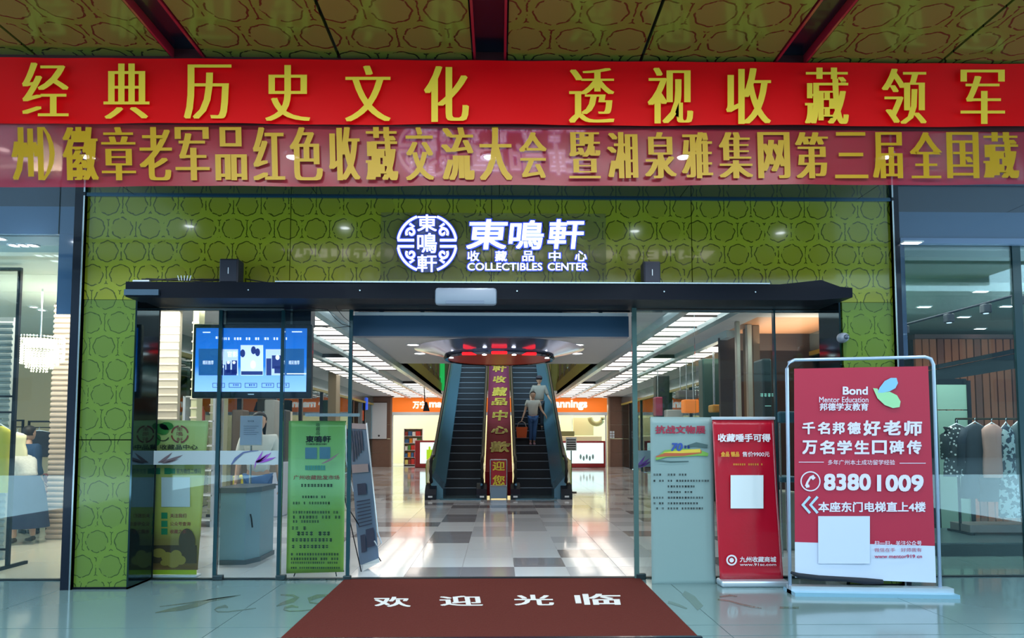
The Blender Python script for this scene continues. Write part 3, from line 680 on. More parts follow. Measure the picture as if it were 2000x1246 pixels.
# ceiling light strips
M_lum = mat('luminous_panel', (255, 244, 232), .6, emit=2.0)
M_rail = mat('polished_rail', (196, 224, 236), .22, .25)
M_dark = mat('dark_divider', (54, 50, 54), .6)
rows = [(2.92, 3.52, 9.6, 19.6), (2.92, 3.52, 24.4, 32.6), (3.62, 4.3, 16.4, 33), (4.42, 5.0, 14.3, 33)]
nm_ = ['first', 'second', 'third', 'fourth']
for sd in (-1, 1):
    for ri, (a, b, y0, y1) in enumerate(rows):
        x0, x1 = (a, b) if sd > 0 else (-b, -a)
        t = thing('ceiling_light', '', 'ceiling light', ((x0 + x1) / 2, y0, ZI - .08))
        t['label'] = 'luminous ceiling strip %s, %s side of hall' % (['nearest the doors in the inner row', 'farthest away in the inner row', 'forming the middle row', 'forming the outermost row'][ri], 'left' if sd < 0 else 'right')
        n = max(1, round((y1 - y0) / 1.12)); d = (y1 - y0) / n
        pr = None
        for k in range(n):
            if pr is None: pr = MB().box(x0, x1, y0 + .02, y0 + d - .02, ZI - .06, ZI - .03).build('luminous_panel', M_lum, t); dr = MB().box(x0 - .01, x1 + .01, y0 - .035, y0 + .035, ZI - .085, ZI - .02).build('divider', M_dark, t); hb = MB().box(x0, x1, y0 + d / 2 - .012, y0 + d / 2 + .012, ZI - .07, ZI - .058).build('seam', M_dark, t)
            else:
                for q in (pr, dr, hb): share(q, t, (0, k * d, 0))
        share(dr, t, (0, n * d, 0))
        MB().box(x0 - .03, x1 + .03, y0 - .04, y1 + .04, ZI - .03, ZI - .002).build('tray', M_dark, t)
    for ri, (x, y0, y1) in enumerate([(2.78, 9.4, 33), (3.54, 9.4, 33), (4.33, 12.6, 33)]):
        x *= sd; 
        t = MB().prism([(x - .095, ZI - .002), (x + .095, ZI - .002), (x + .07, ZI - .13), (x - .07, ZI - .13)], y0, y1)
        t.build('ceiling_rail', M_rail, None, label='polished blue steel ceiling rail, %s from the centre on the %s' % (['first', 'second', 'third'][ri], 'left' if sd < 0 else 'right'), category='rail')
for px, py in ((807, 673), (820, 690), (1127, 690), (1128, 673)):
    r = ray(px, py); s = (ZI - EYE) / r.z; x, y = r.x * s, r.y * s
    if px == 1150: continue
    t = thing('recessed_light', 'small white recessed ceiling light %s of the red-lit drum, %s the doors' % ('left' if px < 1000 else 'right', 'nearer' if py < 680 else 'farther from'), 'ceiling light', (x, y, ZI - .012), group='recessed lights in the hall ceiling before the escalators')
    MB().lathe([(.13, 0), (.16, 0), (.16, .01), (.13, .01)], (x, y, ZI - .012), 18, close=False).build('ring', M_white, t)
    MB().lathe([(.125, .004), (.125, .009)], (x, y, ZI - .012), 18).build('lamp', mat('small_lamp', (255, 255, 250), .5, emit=4), t)
# round metal drum
dx, dy = X(975, 15.5), 15.5
dr_ = thing('ceiling_drum', 'round polished metal drum with red lights hanging above the escalators', 'ceiling fixture', (dx, dy, 3.19))
MB().lathe([(1.93, ZI - .003), (1.9, 3.44), (1.55, 3.36), (1.3, 3.3), (1.25, 3.28)], (dx, dy, 0), 56, close=False).build('skirt', mat('brushed_drum', (172, 184, 222), .14, .8), dr_, smooth=50)
MB().lathe([(1.25, 3.28), (1.27, 3.24), (1.24, 3.2), (1.17, 3.21)], (dx, dy, 0), 56, close=False).build('rim', mat('rim_chrome', (120, 126, 140), .08, 1), dr_, smooth=50)
MB().lathe([(1.18, 3.22), (1.18, 3.26)], (dx, dy, 0), 48).build('base_plate', mat('orange_glow_plate', (130, 48, 30), .3, emit=.25), dr_)
M_rl = mat('red_light', (255, 26, 36), .4, emit=1.2)
for ang, l_ in ((-122, .13), (-90, .14), (-58, .13)):
    cx, cy = dx + 1.2 * math.cos(math.radians(ang)), dy + 1.2 * math.sin(math.radians(ang))
    MB().cbox(cx - l_ * 1.2, cx + l_ * 1.2, cy - .12, cy - .02, 3.19, 3.25, .02).build('red_lamp', M_rl, dr_)
for ang in (-150, -105, -75, -30): 
    cx, cy = dx + 1.21 * math.cos(math.radians(ang)), dy + 1.21 * math.sin(math.radians(ang))
    MB().lathe([(.05, 3.18), (.04, 3.2)], (cx, cy, 0), 10).build('white_lamp', MATS['small_lamp'], dr_)

# side walls of the hall
for sd, nm in ((-1, 'wall_left'), (1, 'wall_right')):
    w_ = struct(nm); xw = 6.0 * sd if sd > 0 else -6.15
    a, b = (xw, xw + .12) if sd > 0 else (xw - .12, xw)
    MB().box(a, b, 11.3, 33.4, 3.1, ZI + .02).build('header_band', mat('silver_band', (150, 172, 180), .15, .7), w_)
    MB().box(a - .02 * sd, b - .02 * sd, 11.3, 33.4, 3.02, 3.1).build('band_trim', mat('yellow_band', (168, 160, 80), .4), w_)
    y = 11.4; k = 0
    while y < 31.5:
        MB().box(a, b, y, y + .1, 0, 3.02).build('mullion', mat('dark_mullion', (46, 52, 58), .4, .4), w_)
        MB().box(a + .05, a + .065, y + .1, y + 2.4, 0.02, 3.02).build('pane', M_glass, w_)
        y += 2.5; k += 1
    # shop space behind
    bx = (xw + 2.2 * sd)
    MB().box(min(bx, bx + .1 * sd), max(bx, bx + .1 * sd), 13.2, 33.4, 0, 3.5).build('back_wall', mat('teal_shop_wall', (64, 98, 98), .5, noise=.2, scale=1.5) if sd > 0 else mat('cream_shop_wall', (206, 196, 176), .6), w_)
    MB().box(min(xw, bx), max(xw, bx), 13.2, 33.4, -.05, -.003).build('shop_floor', mat('shop_floor', (150, 150, 146), .2), w_)
    MB().box(min(xw, bx), max(xw, bx), 13.2, 33.4, 3.46, 3.52).build('shop_ceiling', M_ceil, w_)
# dark dividing walls between side shops and hall
for sd, m_ in ((-1, mat('ribbed_beige', (190, 176, 156), .6)), (1, mat('green_wall', (120, 148, 138), .5))):
    pass

# columns inside
def column(px0, px1, Y, D, lbl, m, cap=ZI, ribs=0):
    x0, x1 = X(px0, Y), X(px1, Y)
    t = thing('column', lbl, 'column', ((x0 + x1) / 2, Y + D / 2, 0))
    MB().cbox(x0, x1, Y, Y + D, 0, cap - .001, .012).build('shaft', m, t)
    MB().box(x0 - .015, x1 + .015, Y - .015, Y + D + .015, 0, .12).build('plinth', M_dark, t)
    for k in range(ribs):
        z = .2 + k * (cap - .4) / ribs
        MB().box(x0 - .006, x1 + .006, Y - .012, Y, z, z + .025).build('rib', mat('rib_pale', (222, 212, 196), .5), t)
    return t
M_beige = mat('beige_stone', (176, 168, 156), .4, noise=.05)
column(1441, 1449, 11.6, .1, 'slim pale metal post inside right of the red roll-up banner', mat('pale_post', (176, 170, 160), .3, .3))
column(1462, 1472, 11.9, .1, 'second slim pale post beside the brown column inside right', MATS['pale_post'])
column(1473, 1487, 12.0, .5, 'brown square column rising to the tan ceiling inside right', mat('brown_column', (120, 98, 76), .5))
column(1422, 1440, 13.2, .5, 'dark grey square column behind the slim posts at right', mat('grey_column', (84, 90, 96), .5))
column(301, 346, 10.4, .1, 'wide beige column with ribbed cladding behind the left door glass', M_beige, ribs=26)
column(372, 384, 10.0, .2, 'narrow ribbed beige column left of the television', mat('pale_rib_column', (196, 196, 160), .5), ribs=22)
column(640, 656, 21, .5, 'olive brown column at far left of hall right of television', mat('olive_column', (136, 124, 104), .5))
column(410, 428, 12.0, .4, 'pale olive ribbed column directly below the television', MATS['pale_rib_column'], cap=ZI, ribs=22)

# ================================================================== FAR END: PHARMACY
FY = 33.6
fw = struct('wall_back')
MB().box(X(600, FY), X(714, FY), FY + .3, FY + .4, 0, ZI).build('panel', M_wall, fw)
MB().box(-7, 7, 38.4, 38.5, 0, 3.6).build('rear_panel', mat('cream_store_wall', (232, 222, 176), .7), fw)
MB().box(-7, 7, FY + .4, 38.4, 3.5, 3.6).build('store_ceiling', M_ceil, fw)
MB().box(-7, 7, 34.9, 38.4, -.06, 0).build('store_floor', mat('store_floor', (196, 190, 176), .2), fw)
MB().box(-7, 7, FY - .2, FY + .3, ZI, ZI + .5).build('bulkhead', M_ceil, fw)
def pier(p0, p1, lbl, poster=None):
    t = thing('stone_pier', lbl, 'pier', (X((p0 + p1) / 2, FY), FY, 0))
    x0, x1 = X(p0, FY), X(p1, FY)
    for k in range(5):
        z = k * .69; MB().box(x0, x1, FY, FY + .4, z, z + .682).build('stone_panel', M_brown, t)
    for x in (x0, x1 - .08): MB().box(x, x + .08, FY - .04, FY, 0, 3.44).build('edge_strip', mat('pier_strip', (160, 134, 116), .4), t)
    return t
pier(716, 766, 'brown stone pier carrying a white poster at the far end')
t = thing('wall_poster', 'white poster in a brown frame on the far left pier', 'poster', tuple(P(742, 858, FY - .06)))
MB().box(X(725, FY), X(757, FY), FY - .055, FY - .045, Z(858, FY), Z(785, FY)).build('frame', mat('poster_frame', (86, 62, 54), .5), t)
MB().box(X(727, FY), X(756, FY), FY - .066, FY - .056, Z(857, FY), Z(787, FY)).build('sheet', mat('poster_sheet', (214, 216, 222), .5), t)
a = MB(); oval(a, 740, 851, 2, 2, PF(FY - .07)); a.build('mark', M_dark, t)
t = pier(1188, 1234, 'brown stone pier with small white notice marks right of pharmacy')
a = MB()
for i in range(2):
    for j in range(3): patch(a, 1191 + i * 5, 842 + j * 5, 1195 + i * 5, 846 + j * 5, PF(FY - .05))
a.build('notice_marks', M_white, t)
M_or = mat('orange_sign', (240, 118, 34), .5, emit=.45)
def osign(p0, p1, lbl, txt):
    t = thing('pharmacy_sign', lbl, 'sign', (X((p0 + p1) / 2, FY), FY, Z(805, FY)))
    MB().box(X(p0, FY), X(p1, FY), FY - .1, FY + .2, Z(805, FY), Z(777, FY)).build('fascia', M_or, t)
    MB().box(X(p0, FY), X(p1, FY), FY - .14, FY + .2, Z(811, FY), Z(805, FY)).build('lower_trim', M_white, t)
    for s_, x0, x1, y0, y1 in txt:
        a = MB(); write(a, s_, PF(FY - .11), x0, y0, x1, y1, weight=.035, ext=.02, d=.02); a.build('lettering', mat('letter_white', (255, 252, 246), .5, emit=.7), t)
osign(767, 1185, 'orange pharmacy fascia sign with white lettering behind the escalators', [('万宁', 806, 832, 783, 798), ('mannings', 838, 916, 782, 800), ('mannings', 1068, 1147, 781, 801)])
osign(1237, 1276, 'blank orange fascia sign right of the brown pier', [])
osign(606, 672, 'orange pharmacy sign piece right of television', [('mannings', 608, 662, 782, 801)])
# dividers / shopfront frame
for p in (767, 1183): 
    MB().box(X(p, FY) - .03, X(p, FY) + .03, FY - .05, FY + .1, 0, Z(811, FY)).build('trim_3', M_wall, None, kind='structure')
def shelf(px0, px1, Y, z_top, n, lbl, grp, cols):
    x0, x1 = X(px0, Y), X(px1, Y)
    t = thing('shelving_unit', lbl, 'shelves', ((x0 + x1) / 2, Y, 0))
    for x in (x0, x1 - .03): MB().box(x, x + .03, Y, Y + .4, 0, z_top).build('side', M_wall, t)
    MB().box(x0, x1, Y + .4, Y + .42, 0, z_top).build('back', mat('shelf_back', (226, 214, 170), .6), t)
    sh = []
    for k in range(n + 1):
        z = .08 + k * (z_top - .1) / n; MB().box(x0 + .03, x1 - .03, Y, Y + .4, z - .02, z).build('shelf', M_wall, t); sh.append(z)
    dz = (z_top - .1) / n
    for k in range(n):
        x = x0 + .06
        while x < x1 - .2:
            w_ = random.uniform(.12, .24); c = random.choice(cols)
            o = MB().cbox(x, min(x + w_, x1 - .04), Y + .04, Y + .3, sh[k], sh[k] + dz * random.uniform(.5, .8), .01).build('product_box', mat('pack_%d_%d_%d' % c, c, .5), None, label='small coloured pack on the ' + grp, category='box', group='packs on the ' + grp)
            x += w_ + .02
wc = [(220, 60, 50), (240, 220, 120), (80, 150, 70), (240, 240, 235), (60, 110, 160), (230, 140, 40), (150, 60, 50)]
shelf(789, 826, FY + 1.2, 1.9, 5, 'low shelving unit of packs left of the left escalator', 'pharmacy shelves left of the escalators', wc)
shelf(1240, 1276, FY + 1.2, 1.7, 4, 'shelving unit beneath the blank orange sign', 'shelves beneath the blank orange sign', wc)
def lightbox(p0, p1, y0, y1, lbl, deco):
    Y = FY - .9; x0, x1 = X(p0, Y), X(p1, Y)
    t = thing('lightbox', lbl, 'lightbox', ((x0 + x1) / 2, Y, 0))
    MB().cbox(x0, x1, Y, Y + .25, 0.0, Z(y0, Y), .03).build('case', mat('red_case', (150, 34, 38), .35), t)
    MB().box(x0 + .25, x1 - .1, Y - .012, Y - .001, Z(y1 - 5, Y), Z(y0 + 4, Y)).build('lit_panel', mat('lit_panel', (214, 248, 248), .5, emit=.75), t)
    deco(t, PF(Y - .03))
def dl(t, f):
    a = MB(); patch(a, 833, 878, 845, 898, f); patch(a, 837, 872, 841, 878, f); a.build('green_bottle', mat('lime', (170, 214, 30), .5, emit=.4), t)
lightbox(811, 866, 860, 910, 'red framed lightbox poster with lime bottle, left of the escalators', dl)
def dr2(t, f):
    a = MB()
    for k in range(5): oval(a, 1134 + k * 6, 892 + (k % 2) * 3, 2, 5, f)
    a.build('printed_figures', mat('grey_print', (140, 160, 160), .6), t)
lightbox(1090, 1182, 861, 910, 'red framed lightbox poster, wide, right of the escalators', dr2)
def clutter(lst):
    for (nm, lbl, cat, x0, y0, x1, y1, Y, c, e) in lst:
        a, b = P(x0, y0, Y), P(x1, y1, Y)
        zb_ = b.z; m_ = mat('board_%d_%d_%d_%d' % (*c, int(e * 10)), c, .5, emit=e)
        if cat in ('cabinet', 'counter', 'desk') or nm in ('tall_pale_panel', 'dark_clothes_panel'):
            zb_ = 0
        if zb_ == 0: MB().cbox(a.x, b.x, Y, Y + .35, zb_, a.z, .03).build(nm, m_, None, label=lbl, category=cat)
        else:
            t = thing(nm, lbl, cat, ((a.x + b.x) / 2, Y, zb_)); MB().cbox(a.x, b.x, Y, Y + .35, zb_, a.z, .03).build('board', m_, t)
            for x in (a.x + .1, b.x - .1): MB().tube([(x, Y + .17, a.z - .01), (x, Y + .17, ZI if Y < 34 else 3.5)], .012, 6).build('hanger', M_steel, t)
clutter([('blue_sign', 'blue lit sign board at far left of hall', 'sign', 669, 776, 716, 800, 31.5, (40, 92, 220), .5),
         ('red_sign', 'orange red lit sign below the blue sign', 'sign', 669, 801, 709, 822, 31.3, (226, 84, 24), .5),
         ('wall_display', 'cream wall display panel inside pharmacy right of escalators', 'display', 1120, 815, 1160, 850, 36.5, (214, 206, 160), 0),
         ('shelf_canopy', 'dark product canopy inside pharmacy right side', 'display', 1090, 842, 1122, 852, 36.2, (92, 92, 60), 0),
         ('counter', 'cream checkout counter inside the pharmacy right side', 'counter', 1085, 852, 1176, 860, 35.5, (226, 216, 176), 0)])
a = MB(); write(a, '中', PF(31.45), 682, 783, 690, 793); write(a, '心', PF(31.45), 700, 783, 708, 794); a.build('sign_characters', mat('pink_letter', (230, 60, 120), .5, emit=.5), None, label='two pink characters on the blue sign at far left', category='lettering')
# striped pharmacy ring display top right
t = thing('ring_display', 'olive half ring hanging display inside pharmacy', 'display', tuple(P(1165, 828, 36)))
c_ = P(1165, 815, 36)
MB().tube([(c_.x + .35 * math.cos(math.radians(q)), 36, c_.z + .35 * math.sin(math.radians(q))) for q in range(180, 361, 15)], .13, 8).build('ring', mat('olive', (150, 146, 96), .5), t, smooth=True)
# standing signs near right escalator foot
t = thing('sign_stand', 'small black and white notice stand beside the right escalator foot', 'stand', tuple(FL(1116, 962)))
bp = FL(1116, 962)
MB().tube([(bp.x, bp.y, 0), (bp.x, bp.y, 1.1)], .015).build('pole', M_black, t)
MB().lathe([(.14, 0), (.14, .02)], (bp.x, bp.y, 0), 16).build('base', M_black, t)
MB().box(bp.x - .14, bp.x + .14, bp.y - .02, bp.y, 1.1, 1.45).build('board', M_white, t)
a = MB(); [a.box(bp.x - .12, bp.x + .12, bp.y - .024, bp.y - .021, 1.13 + k * .06, 1.155 + k * .06) for k in range(5)]; a.build('print', M_black, t)
# hanging line spotlight (left of sign)
t = thing('hanging_sign', 'small black pendant hanging before the pharmacy sign', 'pendant', tuple(P(832, 803, 27)))
MB().tube([P(828, 745, 27), P(830, 790, 27)], .02).build('rod', M_black, t)
MB().prism([(P(826, 803, 27).x, P(826, 803, 27).z), (P(839, 803, 27).x, P(839, 803, 27).z), (P(834, 785, 27).x, P(834, 785, 27).z), (P(830, 785, 27).x, P(830, 785, 27).z)], 27, 27.1).build('shade', M_black, t)

# ================================================================== ESCALATORS
ES0, RISE, RUN = 17.0, .205, .385
SL = RISE / RUN
def zst(y): return max(0, (y - ES0) * SL)
M_step = mat('step_metal', (14, 20, 32), .4, .4); M_nose = mat('step_edge', (150, 160, 176), .35, .4)
M_bal = mat('balustrade_steel', (104, 150, 178), .18, .35); M_lime = mat('lime_glass_panel', (132, 160, 44), .15, 0, .5)
def escalator(lbl, xs0, xs1, xo, xi):
    """xs0..xs1 steps; xo, xi handrail centres (outer, inner)"""
    t = thing('escalator', lbl, 'escalator', ((xs0 + xs1) / 2, 16, 0))
    st_ = nz = None
    for k in range(27):
        y = ES0 + k * RUN; z = k * RISE
        if st_ is None:
            st_ = MB().prism([(y, .0), (y + .02, RISE), (y + RUN + .02, RISE), (y + RUN + .02, .0 + .04), (y + RUN, 0)], xs0, xs1, axis=0).build('step', M_step, t)
            nz = MB().box(xs0, xs1, y - .004, y + .03, RISE - .012, RISE + .004).build('step_edge', M_nose, t)
        else:
            share(st_, t, (0, k * RUN, z)); share(nz, t, (0, k * RUN, z))
    MB().box(xs0 - .05, xs1 + .05, 15.95, ES0 + .02, 0, .03).build('comb_plate', mat('comb_steel', (92, 128, 144), .2, .7), t)
    for k, (xh, xe) in enumerate(((xo, xs0 if xo < xs0 else xs1), (xi, xs1 if xi > xs1 else xs0))):
        wide = abs(xh - xe)
        ytop = ES0 + 27 * RUN
        def prof(h, y): return zst(y) + h
        ys_ = [16.15, 16.6, ES0 - .1, ES0 + .5, ytop]
        # balustrade panel
        poly = [(16.25, .05)] + [(16.2, .5), (16.25, .8)] + [(16.5, .9)] + [(y, zst(y + .25) + .9) for y in (ES0 - .2, ES0 + .2, ES0 + .6, ytop)] + [(ytop, zst(ytop)), (ES0 + .3, .1), (ES0, .05)]
        MB().prism([(y, z) for y, z in poly], xh - .012, xh + .012, axis=0).build('balustrade_panel', M_lime if k == 0 else mat('inner_panel', (60, 92, 116), .15, .5), t)
        # sloping deck between steps and handrail
        a, b = min(xh, xe), max(xh, xe); inner = xe
        dk = MB(); pts = [16.2, ES0, ES0 + .4, ytop]
        prof_ = [(y, zst(y + .15)) for y in pts]
        for i in range(len(prof_) - 1):
            (y0_, z0_), (y1_, z1_) = prof_[i], prof_[i + 1]
            dk.quad((inner, y0_, z0_ + .22), (xh, y0_, z0_ + .55), (xh, y1_, z1_ + .55), (inner, y1_, z1_ + .22))
            dk.quad((inner, y0_, z0_ - .1 if z0_ > .1 else 0), (inner, y0_, z0_ + .22), (inner, y1_, z1_ + .22), (inner, y1_, z1_ - .2 if z1_ > .2 else 0))
        dk.quad((inner, 16.2, 0), (inner, 16.2, .22), (xh, 16.2, .55), (xh, 16.2, 0))
        dk.build('deck', M_bal, t)
        # handrail
        hr = [(xh, 16.3, .35), (xh, 16.12, .45), (xh, 16.06, .65), (xh, 16.12, .88), (xh, 16.35, .99)] + [(xh, y, zst(y + .25) + 1.0) for y in (ES0 - .25, ES0 + .1, ES0 + .5, ES0 + 1, ytop)]
        MB().tube(hr, .042, 8).build('handrail', M_rubber, t, smooth=True)
        MB().prism([(16.0, 0), (16.0, .12), (16.08, .24), (16.25, .34), (16.5, .36), (16.6, 0)], xh - .13 if xh < 0 or k == 0 else xh - .11, xh + .13 if k == 0 else xh + .11, axis=0).build('newel_base', mat('newel_black', (22, 32, 46), .35, .2), t)
        MB().box(xh - .05, xh + .05, 15.985, 16.0, .05, .09).build('newel_plate', M_white, t)
        if k == 0:
            side = xh + (-.12 if xh < xe else .12)
            pl = [(16.3, .06), (16.15, .75), (16.3, .9), (ES0 + .2, .95), (ES0 + 3, zst(ES0 + 3) + .3), (ES0 + 3, zst(ES0 + 3) - .2), (ES0 + .6, .06)]
            MB().prism(pl, side - .01, side + .01, axis=0).build('lime_cladding', M_lime, t)
    MB().prism([(ES0 + .5, 0), (ytop, zst(ytop) - .6), (ytop, zst(ytop) - .05), (ES0 + .5, .2)], xs0, xs1, axis=0).build('truss', M_black, t)
    return t
escalator('left escalator with empty dark steps going up', -1.32, -.46, -1.60, -.40)
escalator('right escalator carrying two people down', .44, 1.30, 1.58, .38)
# red runner between the escalators
rn = thing('red_runner_banner', 'red sloping banner with gold characters between the two escalators', 'banner', (0, 16.4, 0))
rx = (-.34, .32)
def RF(u, v, o=0):
    """u across 0..1, v = distance in y; surface follows the slope"""
    y = 16.55 + v; return Vector((rx[0] + (rx[1] - rx[0]) * u, y, zst(y + .2) + .62 + o * .9))
rm = MB(); rm.grid(lambda u, v: RF(u, v * 9.4), 2, 40)
M_run = graded('runner_cloth', [(0, (160, 14, 34)), (.45, (136, 24, 58)), (1, (96, 36, 108))], 1, 16.5, 24.5, .8)
rm.build('cloth', M_run, rn)
fr_ = MB().quad((rx[0], 16.5, .05), (rx[1], 16.5, .05), RF(1, 0), RF(0, 0)); fr_.build('cloth_front', M_run, rn)
def rch(ch, px0, py0, px1, py1):
    # each character lies on the sloping cloth between the two rows of sight
    def f(x, y, o):
        r = ray(x, y); 
        lo, hi = 16.2, 27
        for _ in range(40):
            m_ = (lo + hi) / 2; zz = EYE + r.z * m_ / r.y
            if m_ < 16.55: cz = .05 + (m_ - 16.5) * 20
            else: cz = zst(m_ + .2) + .62
            if zz < cz: hi = m_
            else: lo = m_
        m_ = (lo + hi) / 2; return Vector((r.x * m_ / r.y, m_ - .012, EYE + r.z * m_ / r.y + .012))
    a = MB(); write(a, ch, f, px0, py0, px1, py1, weight=.03, lean=.1); a.build('character', mat('runner_gold', (226, 208, 60), .5), rn)
for ch, x0, y0, x1, y1 in (('軒', 963, 711, 989, 727), ('收', 963, 735, 988, 748), ('藏', 962, 757, 990, 774), ('品', 961, 778, 991, 792), ('中', 962, 802, 991, 822), ('心', 960, 833, 993, 848), ('歡', 957, 863, 996, 884)): rch(ch, x0, y0, x1, y1)
st = thing('framed_stand', 'silver framed stand with red sign at the foot of the red runner', 'stand', (X(974, 16), 16.1, 0))
x0, x1 = X(958, 16.1), X(990, 16.1); zt = Z(898, 16.1)
for x in (x0, x1): MB().tube([(x, 16.1, 0), (x, 16.1, zt)], .014).build('post', M_steel, st)
MB().tube([(x0, 16.1, zt), (x1, 16.1, zt)], .014).build('top_rail', M_steel, st); MB().tube([(x0, 16.1, .32), (x1, 16.1, .32)], .014).build('lower_rail', M_steel, st)
MB().box(x0 + .02, x1 - .02, 16.1, 16.11, .33, zt - .02).build('red_sign', mat('stand_red', (176, 26, 48), .4), st)
a = MB(); write(a, '迎', PF(16.08), 962, 901, 986, 919, weight=.02); write(a, '您', PF(16.08), 962, 928, 986, 948, weight=.02); a.build('character', MATS['runner_gold'], st)
MB().cbox(x0, x1, 16.08, 16.14, .02, .3, .01).build('lower_panel', mat('stand_silver', (150, 166, 184), .2, .7), st)
exec_people = True

# ================================================================== PEOPLE
def skin(name, vs, es, rs, m, parent, sub=1, root=0):
    """one continuous limb-and-body surface grown along a skeleton"""
    me = bpy.data.meshes.new(name); me.from_pydata([Vector(v) for v in vs], es, []); o = bpy.data.objects.new(name, me); COL.objects.link(o)
    md = o.modifiers.new('s', 'SKIN'); md.use_smooth_shade = True
    for i, r in enumerate(rs):
        q = me.skin_vertices[0].data[i]; q.radius = r if isinstance(r, tuple) else (r, r); q.use_root = (i == root)
    o.modifiers.new('d', 'SUBSURF').levels = sub
    me2 = bpy.data.meshes.new_from_object(o.evaluated_get(bpy.context.evaluated_depsgraph_get()))
    bpy.data.objects.remove(o); bpy.data.meshes.remove(me)
    me2.name = name; inv = wm(parent).inverted(); me2.transform(inv); me2.materials.clear(); me2.materials.append(m)
    for p in me2.polygons: p.use_smooth = True
    o = bpy.data.objects.new(name, me2); COL.objects.link(o); o.parent = parent; WORLD[o.name] = wm(parent).copy()
    return o
def ell(mb, c, r, n=14, m=10, rotx=0):
    v, f = [], []
    for i in range(m + 1):
        t = PI_ * i / m
        for k in range(n):
            a = 2 * PI_ * k / n; p = Vector((r[0] * math.sin(t) * math.cos(a), r[1] * math.sin(t) * math.sin(a), r[2] * math.cos(t)))
            if rotx: p = Matrix.Rotation(rotx, 3, 'X') @ p
            v.append(Vector(c) + p)
    for i in range(m):
        for k in range(n): f.append((i * n + k, i * n + (k + 1) % n, (i + 1) * n + (k + 1) % n, (i + 1) * n + k))
    mb.add(v, f)
M_skin = mat('skin', (206, 162, 136), .55); M_hair = mat('dark_hair', (26, 20, 20), .6); M_eye = mat('eye_dark', (20, 16, 16), .3); M_lip = mat('lips', (150, 78, 74), .5)
def head(c, h, t, fx=(0, -1), hair='short'):
    """c centre of head, h head height, fx facing direction on the ground"""
    f = Vector((fx[0], fx[1], 0)).normalized(); s = Vector((-f.y, f.x, 0)); c = Vector(c)
    def L(a, b, z): return c + s * a * h + f * b * h + Vector((0, 0, z * h))
    mb = MB(); prof = [(-.5, .12, .10, .12), (-.42, .22, .2, .1), (-.3, .29, .3, .05), (-.15, .33, .36, .02), (0, .35, .39, 0), (.15, .36, .41, -.02), (.3, .32, .38, -.03), (.42, .22, .27, -.04), (.5, .06, .08, -.04)]
    n = 16; v, fc = [], []
    for z, a, b, o in prof:
        for k in range(n):
            q = 2 * PI_ * k / n; bump = .06 * math.exp(-((z + .08) / .09) ** 2) if k == 4 else 0
            v.append(L(a * math.cos(q), o + (b + bump) * math.sin(q), z))
    for i in range(len(prof) - 1):
        for k in range(n): fc.append((i * n + k, i * n + (k + 1) % n, (i + 1) * n + (k + 1) % n, (i + 1) * n + k))
    fc += [tuple(range(n)), tuple(range(len(prof) * n - 1, (len(prof) - 1) * n - 1, -1))]
    mb.add(v, fc)
    for sg_ in (-1, 1): ell(mb, L(.36 * sg_, -.02, -.03), (.04 * h, .06 * h, .1 * h), 8, 6)
    ell(mb, L(0, .4, -.1), (.05 * h, .06 * h, .07 * h), 8, 6)
    mb.build('head', M_skin, t, smooth=True)
    e = MB(); [ell(e, L(.14 * sg_, .345, .02), (.05 * h, .03 * h, .028 * h), 8, 6) for sg_ in (-1, 1)]; e.build('eyes', M_eye, t, smooth=True)
    e = MB(); ell(e, L(0, .345, -.26), (.09 * h, .03 * h, .028 * h), 8, 6); e.build('mouth', M_lip, t, smooth=True)
    hb = MB(); v, fc = [], []
    pr = [(-.18, .36, .40), (0, .4, .45), (.18, .41, .47), (.34, .36, .43), (.47, .24, .3), (.55, .05, .06)]
    for z, a, b in pr:
        for k in range(n):
            q = 2 * PI_ * k / n; fr = math.sin(q) > .35
            bb = b if not fr else (b - .12 if z < .25 else b)
            aa = a
            zz = z if not fr or z > .2 else .22 + z * .2
            v.append(L(aa * math.cos(q), -.04 + bb * math.sin(q), zz))
    for i in range(len(pr) - 1):
        for k in range(n): fc.append((i * n + k, i * n + (k + 1) % n, (i + 1) * n + (k + 1) % n, (i + 1) * n + k))
    fc.append(tuple(range(len(pr) * n - 1, (len(pr) - 1) * n - 1, -1)))
    hb.add(v, fc)
    if hair == 'long':
        hb.grid(lambda u, w_: L(.42 * math.cos(PI_ + PI_ * u) * (1 - .2 * w_), -.06 + .45 * math.sin(PI_ + PI_ * u) * (1 - .2 * w_), .2 - 1.2 * w_), 10, 5)
    if hair == 'bun': ell(hb, L(0, -.5, .35), (.16 * h, .16 * h, .16 * h))
    hb.build('hair', M_hair, t, smooth=True)
    return L
def hand(wr, d, t, m, s=1.0, curl=.5, thumb=(1, 0, 0)):
    wr, d = Vector(wr), Vector(d).normalized(); th = Vector(thumb); th = (th - d * th.dot(d)).normalized(); nn = d.cross(th)
    vs, es, rs = [wr, wr + d * .045 * s], [(0, 1)], [.02 * s, (.034 * s, .018 * s)]
    for i, (o, l) in enumerate(((.032, .062), (.011, .072), (-.011, .068), (-.031, .052))):
        b = len(vs); p0 = wr + d * .08 * s + th * o * s; p1 = p0 + (d * math.cos(curl * .6) + nn * math.sin(curl * .6)) * l * .55 * s; p2 = p1 + (d * math.cos(curl * 1.8) + nn * math.sin(curl * 1.8)) * l * .5 * s
        vs += [p0, p1, p2]; es += [(1, b), (b, b + 1), (b + 1, b + 2)]; rs += [.0115 * s, .009 * s, .0075 * s]
    b = len(vs); p0 = wr + d * .03 * s + th * .035 * s; p1 = p0 + (d * .7 + th * .6).normalized() * .035 * s; p2 = p1 + (d + nn * .4).normalized() * .028 * s
    vs += [p0, p1, p2]; es += [(0, b), (b, b + 1), (b + 1, b + 2)]; rs += [.013 * s, .011 * s, .009 * s]
    skin('hand', vs, es, rs, m, t, 1)
